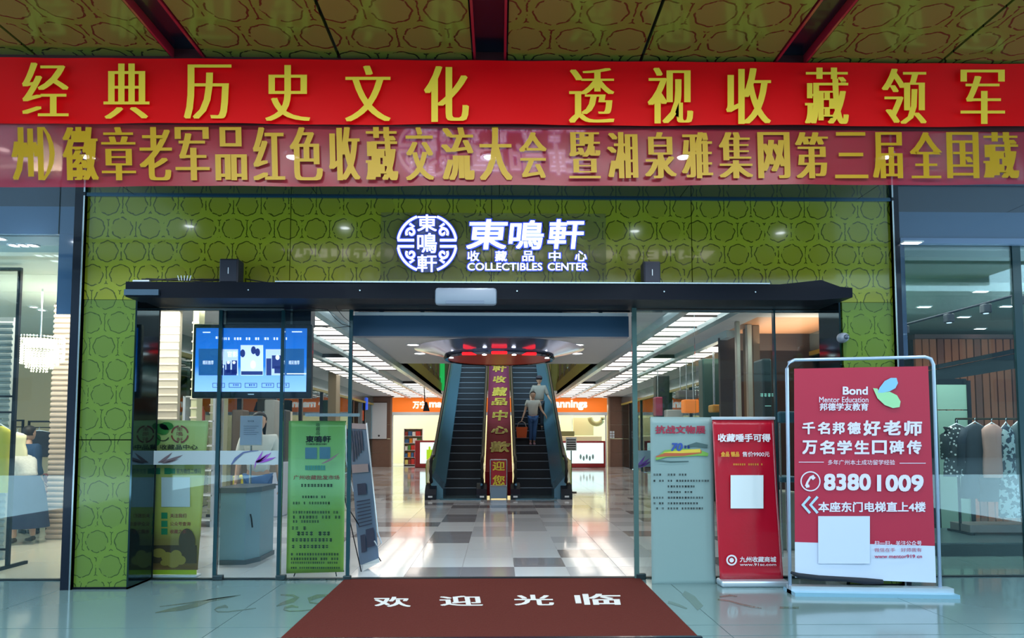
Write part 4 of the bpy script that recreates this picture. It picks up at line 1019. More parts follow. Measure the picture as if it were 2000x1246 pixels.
def person(lbl, foot, H, fx, J, top, bottom, shoe, hair='short', group=None, sleeve=1.0, topr=1.0, curl=.5):
    """J: joints in units of height relative to the foot point: x right, y forward, z up (person's own frame)"""
    t = thing('person', lbl, 'person', foot)
    f = Vector((fx[0], fx[1], 0)).normalized(); s = Vector((-f.y, f.x, 0)) * -1; O = Vector(foot)
    def L(p): return O + s * p[0] * H + f * p[1] * H + Vector((0, 0, p[2] * H))
    j = {k: L(v) for k, v in J.items()}
    r = lambda *a: tuple(x * H for x in a) if len(a) > 1 else a[0] * H
    names = ['pel', 'waist', 'chest', 'neck', 'headb', 'shL', 'elL', 'wrL', 'shR', 'elR', 'wrR', 'hipL', 'knL', 'anL', 'hipR', 'knR', 'anR']
    rad = dict(pel=r(.085, .06), waist=r(.07, .05), chest=r(.084, .046), neck=r(.03), headb=r(.03), shL=r(.034), elL=r(.022), wrL=r(.015), shR=r(.034), elR=r(.022), wrR=r(.015), hipL=r(.05), knL=r(.033), anL=r(.021), hipR=r(.05), knR=r(.033), anR=r(.021))
    ed = [('pel', 'waist'), ('waist', 'chest'), ('chest', 'neck'), ('neck', 'headb'), ('chest', 'shL'), ('shL', 'elL'), ('elL', 'wrL'), ('chest', 'shR'), ('shR', 'elR'), ('elR', 'wrR'), ('pel', 'hipL'), ('hipL', 'knL'), ('knL', 'anL'), ('pel', 'hipR'), ('hipR', 'knR'), ('knR', 'anR')]
    ix = {n: i for i, n in enumerate(names)}
    skin('body', [j[n] for n in names], [(ix[a], ix[b]) for a, b in ed], [rad[n] for n in names], M_skin, t)
    # shirt
    k = {}
    tp = ['pel', 'waist', 'chest', 'neck', 'shL', 'slL', 'shR', 'slR']
    jj = dict(j); jj['slL'] = j['shL'].lerp(j['elL'], min(sleeve, 1)) if sleeve <= 1 else j['elL'].lerp(j['wrL'], sleeve - 1); jj['slR'] = j['shR'].lerp(j['elR'], min(sleeve, 1)) if sleeve <= 1 else j['elR'].lerp(j['wrR'], sleeve - 1)
    jj['neck'] = j['chest'].lerp(j['neck'], .85)
    vs = [jj[n] for n in tp]; es = [(0, 1), (1, 2), (2, 3), (2, 4), (2, 6)]
    rr = [r(.1 * topr, .075), r(.088 * topr, .066), r(.1 * topr, .07), r(.05), r(.05), r(.036), r(.05), r(.036)]
    if sleeve > 1:
        vs += [j['elL'], j['elR']]; rr += [r(.034), r(.034)]; es += [(4, 8), (8, 5), (6, 9), (9, 7)]
    else: es += [(4, 5), (6, 7)]
    skin('shirt', vs, es, rr, top, t)
    if bottom:
        vs = [j['pel'], j['hipL'], j['knL'], j['anL'].lerp(j['knL'], .12), j['hipR'], j['knR'], j['anR'].lerp(j['knR'], .12)]
        skin('trousers', vs, [(0, 1), (1, 2), (2, 3), (0, 4), (4, 5), (5, 6)], [r(.093, .07), r(.06), r(.043), r(.031), r(.06), r(.043), r(.031)], bottom, t)
    for a in ('anL', 'anR'):
        p = j[a]; fd = f * .11 * H
        skin('shoe', [p + Vector((0, 0, -.005 * H)) - f * .02 * H, Vector((p.x, p.y, O.z + (J[a][2] - .045) * H + .02 * H)) + fd * .3, Vector((p.x, p.y, O.z + (J[a][2] - .045) * H + .015 * H)) + fd], [(0, 1), (1, 2)], [r(.024), r(.026, .02), r(.02, .013)], shoe, t)
    for a, b, sg_ in (('elL', 'wrL', -1), ('elR', 'wrR', 1)): hand(j[b], j[b] - j[a], t, M_skin, H / 1.65, curl, f)
    head(j['headb'] + Vector((0, 0, .055 * H)), .13 * H, t, fx, hair)
    return t, j
base = dict(pel=(0, 0, .53), waist=(0, 0, .62), chest=(0, 0, .74), neck=(0, 0, .84), headb=(0, .01, .88), shL=(-.105, 0, .8), elL=(-.135, -.01, .63), wrL=(-.15, .03, .48), shR=(.105, 0, .8), elR=(.135, -.01, .63), wrR=(.15, .03, .48),
            hipL=(-.05, 0, .5), knL=(-.05, .01, .28), anL=(-.05, 0, .045), hipR=(.05, 0, .5), knR=(.05, .01, .28), anR=(.05, 0, .045))
# woman with the orange bag: her left arm (picture right) rests on the handrail
yw = ES0 + 5.4 * RUN; zw = 6 * RISE + .004
sc_ = 1.0
WJ = dict(base); WJ.update(elR=(.16, .0, .65), wrR=(.235, .1, .58) if False else (.22, .06, .56), elL=(-.15, 0, .63), wrL=(-.2, .05, .49), knR=(.03, .03, .28), anR=(.02, .03, .045), knL=(-.035, .0, .28))
# frame: person's own right is -x in the picture when facing the viewer, so mirror
def facing(J): return J
xw_ = X(1041, yw)
t1, j1 = person('woman in pale grey T-shirt and blue jeans riding the right escalator', (xw_, yw, zw), 1.50, (0, -1), {k: (-v[0], v[1], v[2]) for k, v in WJ.items()}, mat('tshirt', (206, 200, 190), .8), mat('jeans', (58, 98, 152), .8, noise=.15, scale=20), mat('pink_shoe', (206, 150, 160), .6), 'short', sleeve=.55, topr=1.05)
a = MB(); cz = zw + .53 * 1.5
a.lathe([(.135, cz - .03), (.137, cz - .005)], (xw_, yw, 0), 20, close=False); a.build('navy_hem_stripe', mat('navy_stripe', (60, 70, 110), .8), t1)
handp = min((j1['wrL'], j1['wrR']), key=lambda v: v.x)
bg_ = thing('tote_bag', 'orange tote bag carried by the woman on the escalator', 'bag', (handp.x - .02, handp.y - .02, handp.z - .6))
hx, hy, hz = handp.x - .02, handp.y - .03, handp.z - .075
v = [(-.15, -.05, -.16), (.15, -.05, -.16), (.15, .05, -.16), (-.15, .05, -.16)]
MB().add([(hx + sx * w_, hy + sy * .05, hz - dz) for (w_, dz) in ((.16, .16), (.13, .46)) for sx, sy in ((-1, -1), (1, -1), (1, 1), (-1, 1))], [(4, 5, 6, 7), (0, 1, 5, 4), (1, 2, 6, 5), (2, 3, 7, 6), (3, 0, 4, 7)]).build('bag_body', mat('orange_bag', (228, 92, 28), .5), bg_)
MB().tube([(hx - .13, hy, hz - .17), (hx - .09, hy, hz - .04), (hx, hy, hz), (hx + .09, hy, hz - .04), (hx + .13, hy, hz - .17)], .009, 6).build('handle', mat('bag_strap', (230, 210, 200), .5), bg_, smooth=True)
MJ = dict(base); MJ.update(elR=(.16, .02, .64), wrR=(.2, .1, .56), elL=(-.16, 0, .64), wrL=(-.15, .06, .52))
ym = ES0 + 7.5 * RUN; zm = 8 * RISE + .004
t2, j2 = person('man in grey shirt and dark cap behind the woman on the escalator', (X(1053, ym), ym, zm), 1.58, (0, -1), {k: (-v[0], v[1], v[2]) for k, v in MJ.items()}, mat('grey_shirt', (158, 154, 146), .8), mat('dark_trousers', (40, 44, 56), .8), mat('dark_shoe', (26, 26, 30), .5), sleeve=1.0, topr=1.1)
hc = j2['headb'] + Vector((0, 0,   .055 * 1.58)); a = MB(); ell(a, hc + Vector((0, .01, .055)), (.098, .11, .085)); a.build('cap', mat('cap_dark', (52, 46, 58), .7), t2, smooth=True)
MB().cbox(hc.x - .07, hc.x + .07, hc.y - .19, hc.y - .06, hc.z + .035, hc.z + .05, .006).build('cap_brim', MATS['cap_dark'], t2)

# ================================================================== TELEVISION
tv = thing('television', 'wall sized television showing a blue film menu behind the left door glass', 'television', tuple(P(492, 778, 7.32)))
TY = 7.3; tf = PF(TY)
MB().cbox(X(376, TY, 700), X(609, TY, 700), TY, TY + .07, Z(778, TY, 492), Z(633, TY, 492), .012).build('bezel', mat('tv_bezel', (16, 26, 42), .25, 0, .4), tv)
zs0, zs1 = Z(765, TY, 492), Z(641, TY, 492)
MB().box(X(382, TY, 700), X(599, TY, 700), TY - .006, TY - .001, zs0, zs1).build('screen', graded('tv_screen', [(0, (132, 178, 250)), (.25, (110, 160, 240)), (.4, (24, 104, 196)), (1, (18, 88, 176))], 2, zs0, zs1, .15, 1.0), tv)
def em_(n, c, e=.9): return mat('tv_' + n, c, .3, emit=e)
a = MB(); patch(a, 388, 681, 426, 733, tf, .01); patch(a, 557, 681, 594, 733, tf, .01); a.build('side_tile', em_('tile', (14, 74, 132)), tv)
a = MB(); patch(a, 428, 682, 465, 733, tf, .01); patch(a, 519, 682, 555, 733, tf, .01); a.build('film_tile', em_('film', (176, 196, 240)), tv)
a = MB(); patch(a, 470, 674, 514, 733, tf, .014); a.build('centre_tile', em_('centre', (196, 212, 246)), tv)
a = MB()
for (x0, y0, x1, y1) in ((430, 712, 440, 733), (442, 706, 450, 728), (453, 704, 463, 730), (440, 722, 462, 733), (520, 700, 530, 733), (531, 694, 548, 720), (536, 715, 553, 729)): patch(a, x0, y0, x1, y1, tf, .012)
for cx, cy in ((474, 690), (495, 684), (503, 688)): oval(a, cx, cy, 5, 8, tf, .016, 10)
patch(a, 471, 725, 513, 732, tf, .016); a.build('dark_figures', em_('dark', (26, 44, 118), .7), tv)
a = MB()
for cx, cy, rx_, ry in ((446, 708, 3, 3), (434, 716, 3, 3), (457, 708, 3, 3), (542, 698, 4, 5), (494, 712, 5, 8)): oval(a, cx, cy, rx_, ry, tf, .018, 10)
for y0, p0, w_, n in ((658, 421, 10, 1), (659, 440, 8, 1), (659, 457, 14, 1), (659, 480, 9, 1), (659, 498, 9, 1), (659, 516, 9, 1), (659, 534, 9, 1), (659, 552, 9, 1)): tiny(a, p0, y0 - (1 if w_ == 10 else 0), p0 + w_, 5, tf, .012, 1)
write(a, '官影', tf, 444, 686, 464, 697, d=.014, weight=.01)
write(a, '精彩推荐', tf, 396, 704, 417, 712, d=.014); write(a, '精彩推荐', tf, 564, 704, 585, 712, d=.014)
patch(a, 396, 648, 411, 650, tf, .012); patch(a, 570, 647, 590, 649, tf, .012); patch(a, 560, 729, 598, 731, tf, .012)
a.build('menu_text', em_('text', (226, 238, 255)), tv)
a = MB()
for p0 in (415, 447, 478, 511, 541):
    for q in ((p0, 748, p0 + 24, 749), (p0, 756, p0 + 24, 757), (p0, 748, p0 + 1, 757), (p0 + 23, 748, p0 + 24, 757)): patch(a, *q, tf, .012)
    tiny(a, p0 + 8, 750, p0 + 20, 4, tf, .012, 1)
a.build('menu_buttons', em_('button', (30, 60, 130)), tv)
a = MB(); patch(a, 484, 769, 496, 771, tf, .014); a.build('badge', M_white, tv)
MB().box(X(424, TY), X(600, TY), TY + .08, TY + .25, Z(634, TY), Z(590, TY)).build('ceiling_bracket', mat('tv_mount', (30, 44, 66), .4, .2), tv)
for px in (431, 563): MB().box(X(px, TY) - .012, X(px, TY) + .012, TY + .05, TY + .08, Z(634, TY), Z(586, TY)).build('hanger', M_steel, tv)

# ================================================================== BANNER STANDS
def cloth(corners, Y, name, m, parent, wave=.006, lean=0.0):
    (x0, y0), (x1, y1), (x2, y2), (x3, y3) = corners   # tl tr br bl
    def fn(u, v):
        tx, ty = x0 + (x1 - x0) * u, y0 + (y1 - y0) * u; bx_, by = x3 + (x2 - x3) * u, y3 + (y2 - y3) * u
        p = P(tx + (bx_ - tx) * v, ty + (by - ty) * v, Y); p.y += wave * math.sin(u * 7 + v * 2) * math.sin(PI_ * v); return p
    mb = MB(); mb.grid(fn, 16, 24)
    o = mb.build(name, m, parent, smooth=True)
    sd_ = o.modifiers.new('thick', 'SOLIDIFY'); sd_.thickness = .003; sd_.offset = 1
    return o
def xframe(corners, Y, parent, m=M_black, foot=None):
    (x0, y0), (x1, y1), (x2, y2), (x3, y3) = corners; A, B, C, D = P(x0, y0, Y), P(x1, y1, Y), P(x2, y2, Y), P(x3, y3, Y); c = (A + B + C + D) / 4; c.y += .22
    hub = c - Vector((0, 0, .05))
    for q in (A, B, C, D): MB().tube([q + Vector((0, .012, 0)), hub], .005, 6).build('stay', m, parent)
    MB().cbox(hub.x - .03, hub.x + .03, hub.y - .02, hub.y + .02, hub.z - .05, hub.z + .05, .01).build('hub', m, parent)
    for sx in (-1, 1): MB().tube([hub, Vector((hub.x + sx * .22, Y + .02, .012))], .006, 6).build('leg', m, parent)
    MB().tube([hub, Vector((hub.x, Y + .55, .012))], .006, 6).build('leg', m, parent)
# 1 left poster, yellow green with coins
Y1 = 7.28
L1 = thing('banner_stand', 'yellow green display banner with gold coins at its foot beside the left pillar', 'banner stand', tuple(P(345, 1120, Y1)))
c1 = [(297, 820), (407, 822), (386, 1113), (286, 1113)]
z_lo, z_hi = Z(1113, Y1, 345), Z(820, Y1, 345)
cloth(c1, Y1, 'printed_sheet', graded('poster_green', [(0, (120, 84, 44)), (.2, (160, 136, 66)), (.3, (206, 196, 84)), (.55, (214, 210, 110)), (1, (190, 210, 136))], 2, z_lo, z_hi, .45, coat=.2), L1, .003)
f1 = PF(Y1 - .012)
a = MB()
for q in range(4):
    ribbon(a, arc(351, 848, 16, 8 + 90 * q, 82 + 90 * q, 8), 3, f1)
write(a, '東', f1, 345, 834, 357, 842); write(a, '鳴', f1, 345, 843, 357, 852); write(a, '軒', f1, 345, 854, 357, 863)
a.build('printed_emblem', mat('print_maroon', (150, 70, 60), .5), L1)
a = MB(); oval(a, 316, 838, 14, 11, f1, 0, 10, .4); oval(a, 306, 860, 8, 12, f1, 0, 10, .3); oval(a, 325, 832, 14, 8, f1, 0, 10)
a.build('printed_leaves', mat('print_leaf', (60, 140, 60), .5), L1)
a = MB(); ribbon(a, arc(318, 848, 13, 150, 330, 12), 2, f1, .001); write(a, '收藏品中心', f1, 312, 868, 386, 878, d=.001, weight=.02); a.build('brush_line', mat('print_dark', (62, 66, 40), .5), L1)
a = MB(); patch(a, 315, 932, 371, 990, f1, .001); a.build('white_square', mat('print_white', (216, 224, 232), .5), L1)
a = MB(); patch(a, 301, 914, 313, 926, f1); patch(a, 321, 914, 333, 926, f1); patch(a, 333, 915, 342, 925, f1)
for k, y in enumerate((1001, 1017, 1032)): patch(a, 315, y, 327, y + 12, f1)
a.build('green_icons', mat('print_green', (28, 140, 92), .5), L1)
a = MB(); write(a, '官方微信二维码', f1, 345, 915, 392, 925); a.build('heading', mat('print_blue', (70, 90, 110), .5), L1)
a = MB()
for y, s_ in ((1003, '关注我们'), (1019, '公众号查询'), (1034, '收藏之家')): write(a, s_, f1, 332, y, 332 + 8 * len(s_), y + 8, weight=.01)
a.build('red_lines', mat('print_red', (160, 60, 50), .5), L1)
a = MB(); patch(a, 288, 1065, 384, 1100, f1, .0005); oval(a, 365, 1058, 16, 26, f1, .0004); a.build('brown_picture', mat('print_brown', (84, 62, 40), .5), L1)
a = MB(); [oval(a, x, y, rx_, ry, f1, .002 + .0006 * i, 18) for i, (x, y, rx_, ry) in enumerate(((310, 1080, 14, 9), (327, 1088, 12, 10), (344, 1084, 11, 10), (338, 1100, 12, 9), (353, 1094, 10, 9), (322, 1099, 9, 6)))]
a.build('coins', mat('coin_gold', (176, 150, 66), .4), L1)
a = MB(); patch(a, 286.5, 1113, 384, 1122, f1, 0); a.build('lime_strip', mat('lime_strip', (178, 200, 30), .5), L1)
MB().cbox(X(284, Y1, 1125), X(387, Y1, 1125), Y1 - .05, Y1 + .08, 0, Z(1122, Y1, 345), .01).build('base', M_white, L1)
# 2 green banner
Y2 = 7.16
L2 = thing('banner_stand', 'bright green X-frame banner with text lines right of the grey kiosk', 'banner stand', tuple(P(615, 1125, Y2)))
c2 = [(564, 822), (675, 822), (671, 1117), (559, 1120)]
cloth(c2, Y2, 'printed_sheet', graded('poster_lime', [(0, (140, 176, 44)), (.4, (128, 176, 66)), (.6, (150, 204, 140)), (1, (108, 164, 78))], 2, Z(1117, Y2, 615), Z(822, Y2, 615), .4, coat=.2), L2, .003)
xframe(c2, Y2 + .02, L2)
f = PF(Y2 - .012)
a = MB(); write(a, '東鳴軒', f, 597, 851, 646, 864, weight=.02, lean=.02)
for k in range(3): write(a, '收藏品'[k], f, 617, 826 + k * 8, 625, 833 + k * 8)
tiny(a, 598, 866, 640, 3, f, .001, 1); a.build('heading', M_black, L2)
a = MB(); patch(a, 596, 874, 619, 896, f); patch(a, 624, 873, 645, 896, f); a.build('blue_pictures', mat('print_steelblue', (70, 120, 150), .5), L2)
a = MB(); [patch(a, 596 + 5 * k, 909, 600 + 5 * k, 918, f) for k in range(8)]; a.build('teal_caption', mat('print_teal', (40, 140, 130), .5), L2)
a = MB(); write(a, '广州收藏批发市场', f, 573, 928, 663, 937, weight=.01); a.build('red_heading', MATS['print_red'], L2)
a = MB()
for y, x0, x1, h in ((945, 588, 650, 6), (968, 585, 640, 5), (980, 572, 650, 5), (998, 572, 662, 5), (1007, 572, 664, 6), (1016, 572, 630, 5), (1028, 570, 600, 7), (1038, 580, 650, 8), (1051, 570, 656, 7), (1064, 570, 645, 7), (1080, 568, 665, 5), (1089, 568, 665, 5), (1097, 568, 665, 4), (1107, 568, 665, 4)): tiny(a, x0, y, x1, h, f, .001, .75)
a.build('text_lines', mat('print_darkgreen', (46, 78, 34), .5), L2)
# 3 angled blue grey banner in the doorway
L3 = thing('banner_stand', 'narrow blue grey banner seen at an angle inside the doorway', 'banner stand', (-1.5, 7.75, 0))
def S3(u, v, o=0):
    # sheet: near vertical edge at right is farther back
    tl, tr_, br, bl = P(680, 826, 8.15), P(717, 828, 7.7), P(740, 1090, 7.62), P(702, 1105, 7.95)
    p = tl.lerp(tr_, u).lerp(bl.lerp(br, u), v); p += Vector((-.005, -.012, 0)) * (1 if o else 0); return p
o = MB().grid(lambda u, v: S3(u, v), 4, 16).build('printed_sheet', mat('print_bluegrey', (104, 128, 164), .5), L3)
a = MB()
S3f = lambda x, y, d=0: S3(x, y, 1)
for k in range(5): patch(a, .12 + k * .13, .05, .2 + k * .13, .28 - .02 * k, S3f)
patch(a, .25, .44, .7, .52, S3f)
for k in range(8): patch(a, .15, .56 + .025 * k, .85, .568 + .025 * k, S3f)
patch(a, .5, .77, .9, .9, S3f); patch(a, .2, .8, .45, .92, S3f); a.build('print_dark', mat('print_navy', (52, 60, 92), .5), L3)
a = MB(); patch(a, .02, .0, .98, .04, S3f); patch(a, .05, .3, .9, .36, S3f); a.build('print_pale', mat('print_rose', (170, 150, 160), .5), L3)
MB().tube([P(716, 826, 7.68), P(738, 1040, 7.62), P(745, 1060, 7.6), P(738, 1068, 7.6), P(731, 1056, 7.6)], .008, 6).build('side_pole', M_alu, L3, smooth=True)
MB().tube([P(676, 830, 8.15), P(676, 900, 8.3), P(690, 960, 8.2)], .007, 6).build('side_pole', M_alu, L3, smooth=True)
hb3 = P(676, 985, 8.1)
for q in (P(706, 1118, 7.5), P(744, 1096, 7.72), P(668, 940, 8.2)): MB().tube([hb3, q], .006, 6).build('leg', M_black, L3)
MB().quad(S3(0, 1), S3(1, 1), P(742, 1098, 7.62), P(706, 1117, 7.52)).build('white_hem', M_white, L3)
# 4 grey banner right
Y4 = 6.95
L4 = thing('banner_stand', 'pale grey exhibition banner with red heading left of the red roll-up banner', 'banner stand', tuple(P(1335, 1160, Y4)))
c4 = [(1270, 814), (1391, 815), (1398, 1146), (1273, 1148)]
M_g4 = sheer('poster_grey', (134, 158, 160), .08, .35)
cloth(c4, Y4 - .12, 'printed_sheet', M_g4, L4, .003)
xframe(c4, Y4 - .1, L4)
f = PF(Y4 - .135)
a = MB(); write(a, '抗战文物展', f, 1280, 831, 1378, 847, weight=.03); a.build('red_heading', mat('print_crimson', (150, 30, 60), .5), L4)
a = MB(); ribbon(a, [(1281, 897), (1300, 886), (1330, 884), (1365, 884), (1383, 888)], [4, 14, 16, 12, 6], f); a.build('green_field', mat('print_field', (110, 160, 70), .5), L4)
a = MB(); ribbon(a, [(1281, 892), (1300, 888), (1335, 886), (1370, 882)], [2, 7, 9, 6], f, .001); a.build('red_boat', mat('print_rust', (170, 84, 50), .5), L4)
a = MB(); ribbon(a, [(1296, 884), (1330, 882), (1368, 880)], [1, 6, 7], f, .002); a.build('yellow_stripe', mat('print_ochre', (206, 178, 60), .5), L4)
a = MB(); ribbon(a, [(1281, 899), (1310, 902), (1345, 901)], [1, 3, 2], f, .001); ribbon(a, [(1340, 872), (1360, 868), (1382, 872)], [3, 9, 7], f); a.build('dark_hill', mat('print_hill', (62, 88, 90), .5), L4)
a = MB(); write(a, '70', f, 1311, 865, 1333, 881, weight=.03, lean=.15, d=.003); tiny(a, 1330, 870, 1346, 6, f, .003, 1); a.build('number_seventy', mat('print_royal', (40, 70, 150), .5), L4)
a = MB()
for y, x0, x1 in ((925, 1276, 1295), (925, 1304, 1344), (937, 1276, 1296), (937, 1304, 1384), (948, 1304, 1358), (959, 1304, 1352), (970, 1276, 1296), (970, 1304, 1374), (981, 1276, 1296), (981, 1304, 1362), (991, 1276, 1296), (991, 1304, 1374)): tiny(a, x0, y, x1, 4, f, .001, .8, 5.5)
a.build('text_lines', mat('print_slate', (48, 58, 64), .5), L4)
# 5 red roll-up
Y5 = 6.74
L5 = thing('rollup_banner', 'slightly leaning red roll-up banner with glossy creases and white emblem', 'banner stand', tuple(P(1470, 1148, Y5)))
c5 = [(1391, 818), (1511, 817), (1530, 1132), (1406, 1131)]
o = cloth(c5, Y5, 'printed_sheet', mat('rollup_red', (176, 16, 42), .22, 0, .5, bump=.5, scale=5), L5, .012)
MB().cbox(X(1389, Y5), X(1513, Y5), Y5 - .015, Y5 + .02, Z(820, Y5, 1450), Z(814, Y5, 1450), .006).build('top_rail', M_alu, L5)
MB().cbox(X(1404, Y5, 1140), X(1535, Y5, 1140), Y5 - .09, Y5 + .1, .0, Z(1131, Y5, 1470), .02).build('base_cassette', M_alu, L5)
f = PF(Y5 - .02)
a = MB(); write(a, '收藏唾手可得', f, 1402, 847, 1505, 863, weight=.03)
write(a, '售价9900元', f, 1450, 882, 1503, 892, weight=.01)
write(a, '九州收藏商城', f, 1445, 1087, 1516, 1098, weight=.02); write(a, 'www.91sc.com', f, 1445, 1100, 1516, 1105, weight=.01)
ribbon(a, arc(1429, 1094, 9, 0, 360, 24), 3.2, f); oval(a, 1429, 1094, 4.5, 4.5, f, 0, 14)
a.build('white_print', mat('print_offwhite', (222, 216, 226), .5), L5)
a = MB(); write(a, '金品 银品', f, 1408, 882, 1444, 892, weight=.03); tiny(a, 1432, 905, 1490, 4, f, .001, .7); a.build('gold_print', mat('print_gold', (214, 160, 50), .5), L5)
a = MB(); patch(a, 1427, 928, 1491, 993, f, .001); a.build('white_square', MATS['print_white'], L5)
# 6 big display
Y6 = 6.34
L6 = thing('framed_display', 'large red and white advertising banner in a tubular door shaped frame', 'banner stand', tuple(P(1700, 1160, Y6)))
def PT(px, py, o=0): 
    yy = Y6 - (px - 1700) / 150 * .06 - o; return P(px, py, yy)
tube = [(1543, 1150), (1537, 720), (1541, 708), (1552, 703), (1700, 700), (1806, 697), (1818, 701), (1823, 712), (1836, 1150)]
MB().tube([PT(x, y, -.01) for x, y in tube], .016, 10).build('tube_frame', mat('blue_white_tube', (176, 196, 224), .3, .3), L6, smooth=True)
c6 = [(1551, 720), (1813, 715), (1828, 1138), (1553, 1128)]
def fn6(u, v):
    tx, ty = 1551 + 262 * u, 720 - 5 * u; bx_, by = 1553 + 275 * u, 1128 + 10 * u
    p = PT(tx + (bx_ - tx) * v, ty + (by - ty) * v, .01); p.y += .004 * math.sin(9 * u + 3 * v); return p
def C6(px, py, o=0): return PT(px, py, .022 + o)
vs_ = (1062 - 720) / 412
o = MB().grid(lambda u, v: fn6(u, v * vs_), 14, 20).build('printed_sheet', mat('ad_red', (170, 30, 62), .45), L6, smooth=True)
o = MB().grid(lambda u, v: fn6(u, vs_ + v * (1 - vs_)), 14, 6).build('white_sheet', mat('ad_white', (196, 206, 230), .45), L6, smooth=True)
a = MB(); write(a, 'Bond', C6, 1646, 755, 1695, 771, weight=.025); write(a, 'Mentor Education', C6, 1600, 775, 1696, 786, weight=.005); write(a, '邦德学友教育', C6, 1601, 787, 1696, 802, weight=.02)
for ch, x0, x1, y0, y1 in (('千', 1567, 1592, 824, 848), ('名', 1597, 1621, 824, 848), ('邦', 1626, 1650, 824, 848), ('德', 1655, 1681, 824, 848), ('好', 1686, 1720, 821, 851), ('老', 1725, 1760, 821, 850), ('师', 1766, 1801, 822, 851)): write(a, ch, C6, x0, y0, x1, y1, weight=.03)
for i, ch in enumerate('万名学生口碑传'): write(a, ch, C6, 1567 + i * 34, 860, 1567 + i * 34 + 29, 887, weight=.03)
write(a, '多年广州本土成功留学经验', C6, 1617, 898, 1748, 908); patch(a, 1560, 902, 1609, 903.2, C6); patch(a, 1757, 904, 1808, 905.2, C6)
write(a, '8380', C6, 1609, 925, 1701, 958, weight=.03); write(a, '1009', C6, 1713, 927, 1804, 960, weight=.03)
ribbon(a, arc(1583, 940, 18.5, 0, 360, 30), 2.4, C6); ribbon(a, [(1590, 930), (1583, 932), (1577, 942), (1575, 950)], [6, 4, 4, 6], C6); ribbon(a, [(1591, 931), (1586, 936)], [6, 5], C6, .001); ribbon(a, [(1574, 950), (1581, 949)], [6, 5], C6, .001)
write(a, '本座东门电梯直上4楼', C6, 1598, 980, 1808, 1000, weight=.025)
write(a, '扫一扫，关注公众号', C6, 1708, 1056, 1800, 1066, weight=.01)
a.build('white_print', mat('ad_print', (214, 210, 232), .5), L6)
a = MB()
for k in (0, 15): ribbon(a, [(1582 + k, 970), (1568 + k, 986), (1582 + k, 1002)], [5, 6, 5], C6)
a.build('chevrons', mat('ad_chevron', (170, 200, 226), .5), L6)
a = MB(); patch(a, 1598, 1008, 1699, 1101, C6, .001); a.build('white_square', MATS['ad_white'], L6)
a = MB(); write(a, '微信在手　好师我有', C6, 1708, 1070, 1800, 1078); write(a, 'www mentor919 cn', C6, 1708, 1083, 1801, 1090, weight=.02); a.build('red_print', mat('ad_redprint', (170, 50, 90), .5), L6)
a = MB(); pts = [(1714, 767), (1718, 757), (1728, 744), (1740, 738), (1751, 738), (1754, 748), (1749, 758), (1738, 764), (1724, 767)]; a.add([C6(*p, .001) for p in pts], [tuple(range(len(pts)))]); a.build('blue_petal', mat('petal_blue', (126, 184, 222), .5), L6)
a = MB(); pts = [(1705, 758), (1714, 759), (1718, 767), (1738, 765), (1752, 772), (1759, 784), (1757, 795), (1744, 797), (1728, 791), (1714, 778)]; a.add([C6(*p, .0005) for p in pts], [tuple(range(len(pts)))]); a.build('green_petal', mat('petal_green', (150, 208, 160), .5), L6)
b0, b1_ = FL(1547, 1160), FL(1856, 1166)
def bar(h, o, d): 
    mb = MB(); p0, p1 = PT(1541, 1150), PT(1857, 1166)
    return mb.add([(x, y + dy, z) for x, y in ((p0.x, p0.y), (p1.x, p1.y)) for dy in (-d, d) for z in (0.0, h)], [(0, 1, 3, 2), (4, 6, 7, 5), (0, 4, 5, 1), (2, 3, 7, 6), (0, 2, 6, 4), (1, 5, 7, 3)])
bar(.035, 0, .13).build('base_tray', mat('base_blue_white', (140, 184, 210), .3, .3), L6); 
bar(.075, 0, .05).build('base_bar', M_alu, L6)
MB().tube([PT(x, y, .02) for x, y in ((1545, 1118), (1560, 1124), (1600, 1129), (1650, 1131), (1690, 1135), (1724, 1136))], [.012, .024, .026, .022, .03, .02], 8).build('cloth_roll', mat('black_cloth', (20, 26, 40), .8, noise=.3), None, smooth=True, label='rolled dark cloth lying along the foot of the large red display', category='cloth')

# door mat
mt = thing('door_mat', 'large brown red doormat with white welcome characters before the doors', 'doormat', (0, 6, 0))
A_, B_, C_, D_ = FL(672, 1134), FL(1252, 1130), FL(1370, 1235), FL(558, 1247)
yf, yn = 7.06, 5.03
xl, xr = FL(672, 1134).x, FL(1250, 1131).x
MB().cbox(xl, xr, yn, yf, .001, .014, .005).build('carpet', mat('mat_pile', (88, 40, 35), .95, noise=.12, scale=60, bump=.5, spec=.08), mt)
MB().box(xl - .025, xr + .025, yn - .04, yn, .0, .012).build('edge_trim', M_trim, mt)
FM = lambda x, y, o=0: (lambda p: Vector((p.x, p.y, .016 + o)))(FL(x, y))
for ch, x0, x1, y0, y1 in (('欢', 730, 801, 1169, 1189), ('迎', 858, 942, 1167, 1187), ('光', 1003, 1081, 1165, 1186), ('临', 1123, 1213, 1163, 1185)):
    a = MB(); write(a, ch, FM, x0, y0, x1, y1, weight=.02, lean=-.05); a.build('character', mat('mat_white', (208, 206, 206), .9), mt)

